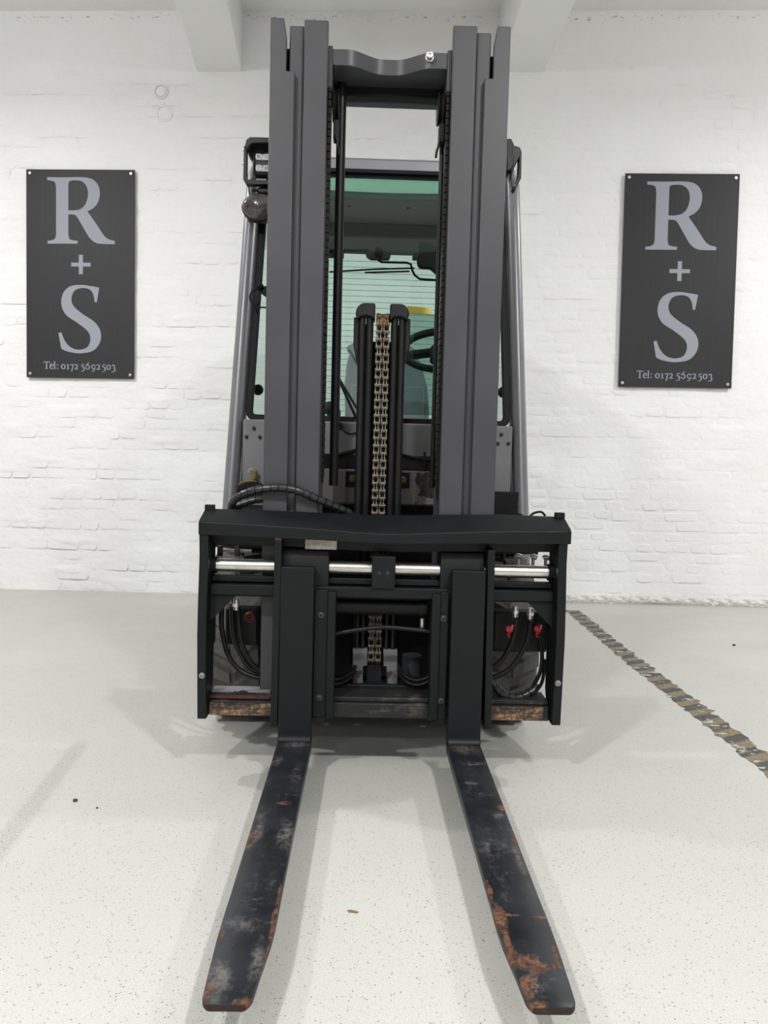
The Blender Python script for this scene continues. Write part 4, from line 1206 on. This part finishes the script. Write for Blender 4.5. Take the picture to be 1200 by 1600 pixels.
cab = tp(ybox(-0.545, 0.545, 0.742, 0.775, 0.72, 1.175), 'cab_front_panel', 'panel_grey', bev=0.006)
for s in (-1, 1):
    pts = []; 
    for z in (0.30, 0.55, 0.80, 1.1, 1.4, 1.7, 2.0, 2.2):
        pts.append((s * (half_w(z) - 0.029), fy(z), z))
    last = [(s * (half_w(2.27) - 0.045), fy(2.27) + 0.02, 2.262), (s * (half_w(2.27) - 0.06), fy(2.28) + 0.08, 2.285)]
    mb = MB().tube(pts + last, 0.030, 20, flat=1.25)
    tp(mb, 'cab_pillar', 'cab_grey', smooth=True)
    # flat inner return of the pillar beside the gasket
    mb = MB()
    for z in (0.74, 1.175, 2.22):
        xo = half_w(z) - 0.045; xi = half_w(z) - 0.064
        for (xx, yy) in ((xo, fy(z) + 0.004), (xi, fy(z) + 0.008), (xi, fy(z) + 0.03), (xo, fy(z) + 0.03)):
            mb.v.append(Vector((s * xx, yy, z)))
    for i in range(2):
        for j in range(4): mb.f.append((i * 4 + j, i * 4 + (j + 1) % 4, (i + 1) * 4 + (j + 1) % 4, (i + 1) * 4 + j))
    mb.f += [(0, 1, 2, 3), (8, 9, 10, 11)]
    tp(mb, 'pillar_return', 'cab_grey')
    # roof rail, rear pillar, lower side panel
    tp(MB().tube([(s * 0.53, 1.03, 2.285), (s * 0.53, 2.08, 2.285), (s * 0.53, 2.16, 2.24), (s * 0.55, 2.22, 1.6), (s * 0.56, 2.26, 1.0)], 0.03, 12), 'roof_rail', 'cab_grey', smooth=True)
    tp(ybox(s * 0.575, s * 0.60, 0.80, 1.06, 0.45, 1.0), 'step_panel', 'cab_grey', bev=0.01)
    # door frame and side pane
    dfr = tp(MB().tube([(s * 0.575, 0.82, 1.0), (s * 0.53, 1.02, 2.22), (s * 0.53, 1.75, 2.22), (s * 0.565, 1.80, 1.02)], 0.013, 8), 'door_frame', 'gasket', smooth=True)
    mb = MB()
    for dx in (0.0, 0.004):
        mb.v += [Vector(v) for v in ((s * (0.570 + dx), 0.84, 1.02), (s * (0.530 + dx), 1.03, 2.21), (s * (0.530 + dx), 1.74, 2.21), (s * (0.565 + dx), 1.79, 1.03))]
    mb.f += [(0, 1, 2, 3), (4, 5, 6, 7), (0, 1, 5, 4), (1, 2, 6, 5), (2, 3, 7, 6), (3, 0, 4, 7)]
    tp(mb, 'side_pane', 'side_glass', dfr)
roof = tp(ybox(-0.56, 0.56, 0.955, 1.03, 2.245, 2.305), 'roof_front_beam', 'cab_grey', bev=0.012)
tp(ybox(-0.50, 0.50, 0.940, 0.953, 2.236, 2.250), 'beam_seal', 'gasket', roof)
tp(ybox(-0.54, 0.54, 2.06, 2.16, 2.235, 2.305), 'roof_rear_beam', 'cab_grey', bev=0.012)
# curved headliner with the glazed front of the roof before it
front = [(x, 1.345 + 0.05 * (1 - (x / 0.52) ** 2) - 0.03) for x in np.linspace(-0.52, 0.52, 17)]
hl = tp(MB().prism(front + [(0.52, 2.08), (-0.52, 2.08)], 'z', 2.268, 2.303), 'headliner', 'headliner_grey', bev=0.006)
tp(ybox(-0.50, 0.50, 1.72, 2.06, 2.195, 2.2675), 'rear_console', 'interior_dark', hl, bev=0.01)
for x in (-0.16, 0.13): tp(MB().lathe([(0.009, 0.0), (0.009, -0.003), (0.004, -0.004)], 'z', (x, 1.47, 2.268), 12), 'trim_clip', 'gasket', hl, smooth=True)
tp(ybox(-0.52, 0.52, 1.03, 1.42, 2.288, 2.294), 'roof_pane', 'roof_glass_tint')

# windscreen with rubber seal
ws = MB()
zb, zt_ = 1.19, 2.235
def wsx(z): return half_w(z) - 0.082
for dy in (0.0, 0.005):
    for (z, sgn) in ((zb, -1), (zb, 1), (zt_, 1), (zt_, -1)):
        ws.v.append(Vector((sgn * wsx(z), fy(z) + 0.016 + dy, z)))
ws.f += [(0, 1, 2, 3), (7, 6, 5, 4), (0, 4, 5, 1), (1, 5, 6, 2), (2, 6, 7, 3), (3, 7, 4, 0)]
screen = tp(ws, 'windscreen', 'screen_glass')
loop = []
cor = [(-wsx(zb) - 0.005, zb - 0.005), (wsx(zb) + 0.005, zb - 0.005), (wsx(zt_) + 0.005, zt_ + 0.003), (-wsx(zt_) - 0.005, zt_ + 0.003)]
rad = 0.035
for i, c in enumerate(cor):
    pv = Vector(cor[i - 1]); nv = Vector(cor[(i + 1) % 4]); c = Vector(c)
    a_ = c + (pv - c).normalized() * rad; b2 = c + (nv - c).normalized() * rad
    for k in range(7):
        t = k / 6; loop.append(a_ * (1 - t) ** 2 + c * 2 * t * (1 - t) + b2 * t * t)
n = len(loop); mb = MB()
for i, p in enumerate(loop):
    tang = (loop[(i + 1) % n] - loop[i - 1]).normalized(); nor = Vector((-tang.y, tang.x))
    for (d, yy) in ((0.015, 0.0), (-0.013, 0.0), (-0.013, 0.03), (0.015, 0.03)):
        q = p - nor * d; mb.v.append(Vector((q.x, fy(q.y) + yy, q.y)))
for i in range(n):
    for j in range(4): mb.f.append((i * 4 + j, i * 4 + (j + 1) % 4, ((i + 1) % n) * 4 + (j + 1) % 4, ((i + 1) % n) * 4 + j))
tp(mb, 'screen_seal', 'gasket', screen, bev=0.003)
# yellow sticker and tinted sheet imitating a reflection on the windscreen
def on_screen(px, py, off=-0.004):
    y = 0.9
    for _ in range(6): y = fy(T(px, py, y).z) + 0.016 + off
    return T(px, py, y)


def quad_on_screen(pxs, th, name, mat, off=-0.004):
    a_ = [on_screen(*p, off) for p in pxs]
    mb = MB(); mb.v += a_ + [p + Vector((0, th, 0)) for p in a_]
    mb.f += [(0, 1, 2, 3), (7, 6, 5, 4), (0, 4, 5, 1), (1, 5, 6, 2), (2, 6, 7, 3), (3, 7, 4, 0)]
    return tp(mb, name, mat, screen)


quad_on_screen([(635.5, 490), (674, 492), (674, 481), (636, 478)], 0.001, 'yellow_sticker', 'sticker_yellow', -0.003)
quad_on_screen([(628, 648), (682, 649), (684, 491), (635.5, 489.5)], 0.0015, 'reflection_sheet', 'reflection_tint', -0.006)
# windscreen wiper
pv = on_screen(556, 652, -0.02); e0 = on_screen(528, 590, -0.012)
wp = tp(MB().tube([pv, e0], 0.006, 8), 'screen_wiper', 'gasket', smooth=True)
a_, b2 = on_screen(566, 652, -0.01), on_screen(520, 575, -0.008)
tp(MB().tube([a_, b2], 0.005, 6), 'wiper_blade', 'gasket', wp, smooth=True)
tp(MB().cyl(pv + Vector((0.004, -0.005, -0.02)), pv + Vector((0.004, 0.03, -0.02)), 0.013, 12), 'wiper_pivot', 'bolt_dark', wp, smooth=True)
pts = [T(530, 664, 0.735), T(536, 672, 0.72), T(546, 678, 0.72), T(558, 676, 0.73)]
tp(MB().tube(spline(pts, 6), 0.004, 8), 'washer_hose', 'rubber_hose', smooth=True)
c = T(531, 666, 0.738); tp(MB().lathe([(0.016, 0.006), (0.016, -0.006), (0.009, -0.012), (0.002, -0.012)], 'y', c, 14), 'grommet', 'gasket', smooth=True)
# bolts on the cab front
for (px, py) in ((396.5, 669), (385, 682.5), (406, 683), (783.5, 679), (794.5, 693), (778, 693)):
    c = T(px, py, 0.742); bolt('panel_bolt', (c.x, 0.741, c.z), 0.0062, 'bolt_dark', cab, None, hexa=False)
# recess in the left corner with a yellow rim, yellow cap above it
rc = T(394, 762, 0.72)
poly = [(0.05 * math.cos(R(a)) * 1.25, 0.035 * math.sin(R(a))) for a in range(0, 360, 15)]
tp(MB().prism([(rc.x + p, rc.z - 0.012 + q) for p, q in poly], 'y', 0.722, 0.7418), 'recess', 'dark_plate', cab)
mb = MB().tube([(rc.x + p * 1.08, 0.728, rc.z - 0.012 + q * 1.12) for p, q in poly[5:13]], 0.006, 8); tp(mb, 'recess_rim', 'yellow_paint', cab, smooth=True)
cc_ = T(397, 740, 0.70)
o = tp(MB().cyl((cc_.x, 0.715, cc_.z - 0.016), (cc_.x, 0.715, cc_.z + 0.010), 0.012, 12), 'filler_cap', 'yellow_paint', smooth=True)
tp(MB().tube(spline([(cc_.x - 0.026, 0.712, cc_.z + 0.004), (cc_.x - 0.018, 0.705, cc_.z + 0.018), (cc_.x, 0.705, cc_.z + 0.02), (cc_.x + 0.012, 0.71, cc_.z + 0.012)], 4), 0.002, 6), 'retaining_ring', 'zinc', o, smooth=True)
# dark box low on the right of the cab front
a_, b2 = T(772, 768, 0.70), T(808, 806, 0.70)
o = tp(ybox(a_.x, b2.x + 0.004, 0.70, 0.7415, b2.z - 0.12, a_.z), 'side_box', 'dark_plate', bev=0.004)
tp(ybox(a_.x, b2.x + 0.002, 0.696, 0.6998, b2.z - 0.12, (a_.z + b2.z) / 2 - 0.003), 'box_lid', 'dark_plate', o, bev=0.002)

# rear window with heating wires, wiper
rw = MB().box(-0.50, 0.50, 2.10, 2.105, 1.10, 2.232)
rear = tp(rw, 'rear_window', 'green_glass')
mb = MB().box(-0.50, 0.50, 2.095, 2.112, 1.06, 1.10); tp(mb, 'window_sill', 'gasket', rear)
w0 = ybox(-0.49, 0.49, 2.0975, 2.099, -0.0009, 0.0009); first = tp(w0, 'heating_wire', 'interior_dark', rear)
first.location.z = 1.16 - CENTER[rear.name].z
for k in range(1, 32):
    z = 1.16 + k * 0.0325
    dup(first, (first.location.x, first.location.y, z - CENTER[rear.name].z), rear)
a_, b2 = T(515, 425, 2.06), T(648, 419, 2.06)
rwp = tp(MB().tube([a_, (a_ + b2) / 2 + Vector((0, 0, 0.004)), b2], 0.007, 8, flat=0.7), 'rear_wiper', 'gasket', smooth=True)
m0 = T(570, 426, 2.05); m1 = T(640, 424, 2.05); tp(MB().tube([m0, m1], 0.005, 6), 'wiper_arm', 'gasket', rwp, smooth=True)

# mirror and its bent arm
pts = [T(*p, 1.25) for p in ((515, 391), (578, 391), (584, 396), (589, 405), (596, 409.5), (636, 410.5), (642, 413), (644, 422), (648, 430), (656, 436), (684, 438))]
arm = tp(MB().tube(pts, 0.0055, 8), 'mirror_arm', 'gasket', smooth=True)
p = [T(x, y, 1.24) for x, y in ((571, 396), (576, 390), (600, 389), (608, 391), (611, 399), (608, 406), (580, 406), (573, 402))]
mir = tp(MB().prism([(q.x, q.z) for q in p], 'y', 1.235, 1.26), 'inner_mirror', 'interior_dark', bev=0.005)
p = [T(x, y, 1.22) for x, y in ((587, 387), (597, 387), (597, 401), (593, 404), (589, 403), (586, 398))]
tp(MB().prism([(q.x, q.z) for q in p], 'y', 1.21, 1.2348), 'mirror_mount', 'gasket', mir, bev=0.004)
p = [T(x, y, 1.22) for x, y in ((651, 407), (656, 398), (684, 394), (690, 400), (690, 430), (680, 428), (672, 421), (656, 420), (652, 415))]
tp(MB().prism([(q.x, q.z) for q in p], 'y', 1.20, 1.235), 'wide_mirror', 'gasket', bev=0.006)
p0, p1 = T(645, 392, 1.24), T(671, 405, 1.24)
tp(ybox(p0.x, p1.x, 1.24, 1.28, p1.z, p0.z), 'radio_speaker', 'interior_dark', bev=0.004)
p0, p1 = T(512, 391, 1.26), T(537, 401, 1.26)
tp(ybox(p0.x, p1.x, 1.26, 1.30, p1.z, p0.z), 'sun_visor_mount', 'gasket', bev=0.003)

# seat: cushion, winged backrest
seat_y = 1.72
def sp3(px, py): return T(px, py, seat_y)
out_ = [(540, 700), (539, 640), (538, 600), (541, 570), (546, 550), (541, 544), (543, 540), (552, 535.5), (566, 534), (600, 533.5), (628, 535), (641, 540), (651, 548), (655, 562), (662, 582), (668, 605), (671, 640), (671, 700)]
pp = [sp3(x, y) for x, y in out_]
seat = tp(MB().prism([(q.x, q.z) for q in pp], 'y', seat_y, seat_y + 0.10), 'seat_backrest', 'seat_grey', bev=0.025, seg=4)
mb = MB().tube(spline([sp3(546, 548) + Vector((0, -0.02, 0)), sp3(553, 560) + Vector((0, -0.03, 0)), sp3(562, 575) + Vector((0, -0.03, 0)), sp3(575, 579) + Vector((0, -0.02, 0))], 5), 0.006, 8)
tp(mb, 'seat_piping', 'headliner_grey', seat, smooth=True)
tp(ybox(pp[1].x, pp[-2].x, 1.30, seat_y + 0.05, 1.08, 1.20), 'seat_cushion', 'seat_grey', bev=0.03, seg=4)
a_ = T(600, 602, seat_y - 0.02); tp(ybox(pp[1].x + 0.03, pp[-2].x - 0.03, seat_y - 0.018, seat_y - 0.0005, a_.z - 0.3, a_.z), 'seat_insert', 'seat_grey', seat, bev=0.015, seg=3)
tp(ybox(-0.45, 0.45, 1.25, 2.0, 0.985, 1.075), 'battery_hood', 'interior_dark', bev=0.02)
tp(ybox(pp[0].x - 0.10, pp[0].x - 0.03, 1.35, 1.75, 1.25, 1.31), 'armrest', 'interior_dark', bev=0.02)
# steering wheel on its column
sc_ = T(690, 549, 1.24)
ax = Matrix.Rotation(R(-20), 3, 'X')
ring_pts = [sc_ + ax @ Vector((0.18 * math.cos(a), 0.18 * math.sin(a), 0)) for a in np.linspace(0, 2 * math.pi, 37)]
stw = tp(MB().tube(ring_pts, 0.0175, 10), 'steering_wheel', 'interior_dark', smooth=True)
for a in (165, 15, 270):
    tp(MB().tube([sc_, sc_ + ax @ Vector((0.17 * math.cos(R(a)), 0.17 * math.sin(R(a)), -0.005))], 0.022, 8), 'spoke', 'interior_dark', stw, smooth=True)
tp(MB().tube([sc_ + ax @ Vector((0, 0, 0.012)), sc_ + ax @ Vector((0, 0, -0.05))], 0.055, 16), 'horn_pad', 'interior_dark', stw, smooth=True)
tp(MB().tube([sc_ + ax @ Vector((0, 0, -0.02)), (sc_.x + 0.02, 1.0, 1.08)], 0.03, 12), 'steering_column', 'interior_dark', smooth=True)
tp(ybox(-0.53, 0.53, 0.80, 0.98, 1.03, 1.16), 'dashboard', 'interior_dark', bev=0.02)
for (px, py) in ((403, 609), (786, 613)):
    c = T(px, py, 0.95)
    o = tp(MB().lathe([(0.005, 0.03), (0.018, 0.018), (0.024, 0.0), (0.018, -0.016), (0.004, -0.022)], 'y', c, 16), 'grab_knob', 'gasket', smooth=True)
    tp(MB().tube([c + Vector((0, 0.02, 0)), c + Vector((-0.05 if c.x < 0 else 0.05, 0.05, -0.01))], 0.008, 8), 'knob_stem', 'gasket', o, smooth=True)
# cable and rubber boot on the left of the windscreen
pts = [T(*p, 0.80) for p in ((405, 449), (396, 453), (390.5, 463), (393, 473), (402, 479), (418, 481))]
tp(MB().tube(spline(pts, 6), 0.0035, 8), 'lamp_cable', 'rubber_hose', smooth=True)
c = T(406, 448, 0.80)
o = tp(MB().lathe([(0.004, 0.02), (0.014, 0.014), (0.016, 0), (0.012, -0.012), (0.003, -0.015)], 'y', c, 14), 'cable_boot', 'gasket', smooth=True)
p = [T(x, y, 0.80) for x, y in ((404, 455), (409, 448), (424, 445), (424, 470))]
tp(MB().prism([(q.x, q.z) for q in p], 'y', 0.80, 0.82), 'boot_bracket', 'gasket', o)

# ---- lamps on the cab front
LY = 0.83
def lp(px, py, y=LY): return T(px, py, y)
# left: hooded bracket, twin LED work light, indicator below
outer = [(384, 232), (386, 223), (392, 218.5), (430, 219.5), (430, 228), (396, 229), (391, 233), (389, 240)]
p = [lp(*q) for q in outer]
lh = tp(MB().prism([(q.x, q.z) for q in p], 'y', LY - 0.03, LY + 0.10), 'lamp_hood', 'black_plastic', bev=0.004)
p = [lp(*q) for q in ((382, 231), (387, 231), (386.5, 278), (389, 283), (420, 284), (420, 291), (386, 291), (381, 282))]
tp(MB().prism([(q.x, q.z) for q in p], 'y', LY - 0.02, LY + 0.01), 'bracket_arm', 'black_plastic', lh, bev=0.002)
for q in ((382, 234), (381, 255)):
    c = lp(*q); tp(MB().lathe([(0.002, -0.009), (0.007, -0.007), (0.008, 0.0), (0.004, 0.002)], 'x', c, 10), 'bracket_screw', 'zinc', lh, smooth=True)
a_, b2 = lp(396, 237), lp(432, 276)
wl_ = tp(ybox(a_.x, b2.x, LY - 0.01, LY + 0.07, b2.z, a_.z), 'work_light', 'black_plastic', bev=0.012, seg=3)
for (q0, q1) in (((400, 242), (428, 253.5)), ((400, 259), (428, 271))):
    a_, b2 = lp(*q0), lp(*q1); ln_ = tp(ybox(a_.x, b2.x, LY - 0.016, LY - 0.008, b2.z, a_.z), 'lens', 'lamp_lens', wl_, bev=0.004)
    for e_ in (0.18, 0.62):
        c = Vector((a_.x + (b2.x - a_.x) * e_, LY - 0.017, (a_.z + b2.z) / 2))
        tp(MB().lathe([(0.012, 0.002), (0.012, -0.001), (0.009, -0.001), (0.008, 0.001), (0.003, 0.001)], 'y', c, 14), 'led', 'led_chip', wl_, smooth=True)
a_, b2 = lp(400, 278.5), lp(416, 283.5); tp(ybox(a_.x, b2.x, LY + 0.0, LY + 0.03, b2.z, a_.z), 'lamp_plate', 'lamp_lens', bev=0.002)
a_, b2 = lp(401, 292), lp(426, 303); tp(ybox(a_.x, b2.x, LY, LY + 0.06, b2.z, a_.z), 'lamp_foot', 'black_plastic', bev=0.008)
tp(MB().cyl(lp(394, 297.5), lp(403, 297.5), 0.005, 8), 'foot_screw', 'black_plastic', smooth=True)
c = lp(405.5, 324, 0.84); rx, rz_ = 0.0735, 0.0565
poly = [(c.x + rx * math.cos(R(a)), c.z + rz_ * math.sin(R(a))) for a in range(0, 360, 12)]
ind = tp(MB().prism(poly, 'y', 0.835, 0.88), 'indicator_lamp', 'black_plastic', bev=0.006)
mb = MB(); k = 0
rings = [(1.0, 0.0), (0.96, -0.012), (0.85, -0.024), (0.6, -0.034), (0.3, -0.039), (0.02, -0.04)]
for f_, d in rings:
    for a in range(0, 360, 12): mb.v.append(Vector((c.x + 0.93 * rx * f_ * math.cos(R(a)), 0.834 + d, c.z + 0.93 * rz_ * f_ * math.sin(R(a)))))
for i in range(len(rings) - 1):
    for j in range(30): mb.f.append((i * 30 + j, i * 30 + (j + 1) % 30, (i + 1) * 30 + (j + 1) % 30, (i + 1) * 30 + j))
mb.f.append(tuple(5 * 30 + j for j in range(30))); mb.f.append(tuple(range(30))[::-1])
tp(mb, 'lens', 'beacon_lens', ind, smooth=True)
for q in ((386, 321), (412, 327)):
    cq = lp(*q, 0.80); tp(MB().lathe([(0.002, -0.006), (0.006, -0.004), (0.006, 0.006), (0.002, 0.008)], 'y', cq, 10), 'bulb', 'red_worn', ind, smooth=True)
tp(MB().tube(spline([lp(389, 292), lp(389, 300), lp(392, 307)], 4), 0.003, 6), 'lamp_lead', 'rubber_hose', smooth=True)
# right: handle-shaped bracket with its lamp behind the mast
p = [lp(*q) for q in ((797, 232), (804, 230.5), (811, 233), (814, 240), (813, 281), (803, 301), (799, 297), (808, 279), (809.5, 250), (801, 268), (797, 283))]
rb = tp(MB().prism([(q.x, q.z) for q in p], 'y', LY - 0.02, LY + 0.02), 'lamp_hood', 'black_plastic', bev=0.003)
p = [lp(*q) for q in ((790, 221), (797, 221), (802, 232), (801, 262), (795, 271), (790, 271))]
tp(MB().prism([(q.x, q.z) for q in p], 'y', LY - 0.03, LY + 0.06), 'work_light', 'black_plastic', bev=0.004)
c = lp(801.5, 293); tp(MB().lathe([(0.009, 0.004), (0.009, -0.004), (0.004, -0.005)], 'y', c + Vector((0, -0.022, 0)), 12), 'bracket_screw', 'bolt_dark', rb, smooth=True)
# guard strip along the right mast rail
part(ybox(0.3775, 0.386, 0.20, 0.31, 0.90, 2.235), 'rail_cable_duct', 'black_plastic', bev=0.002)
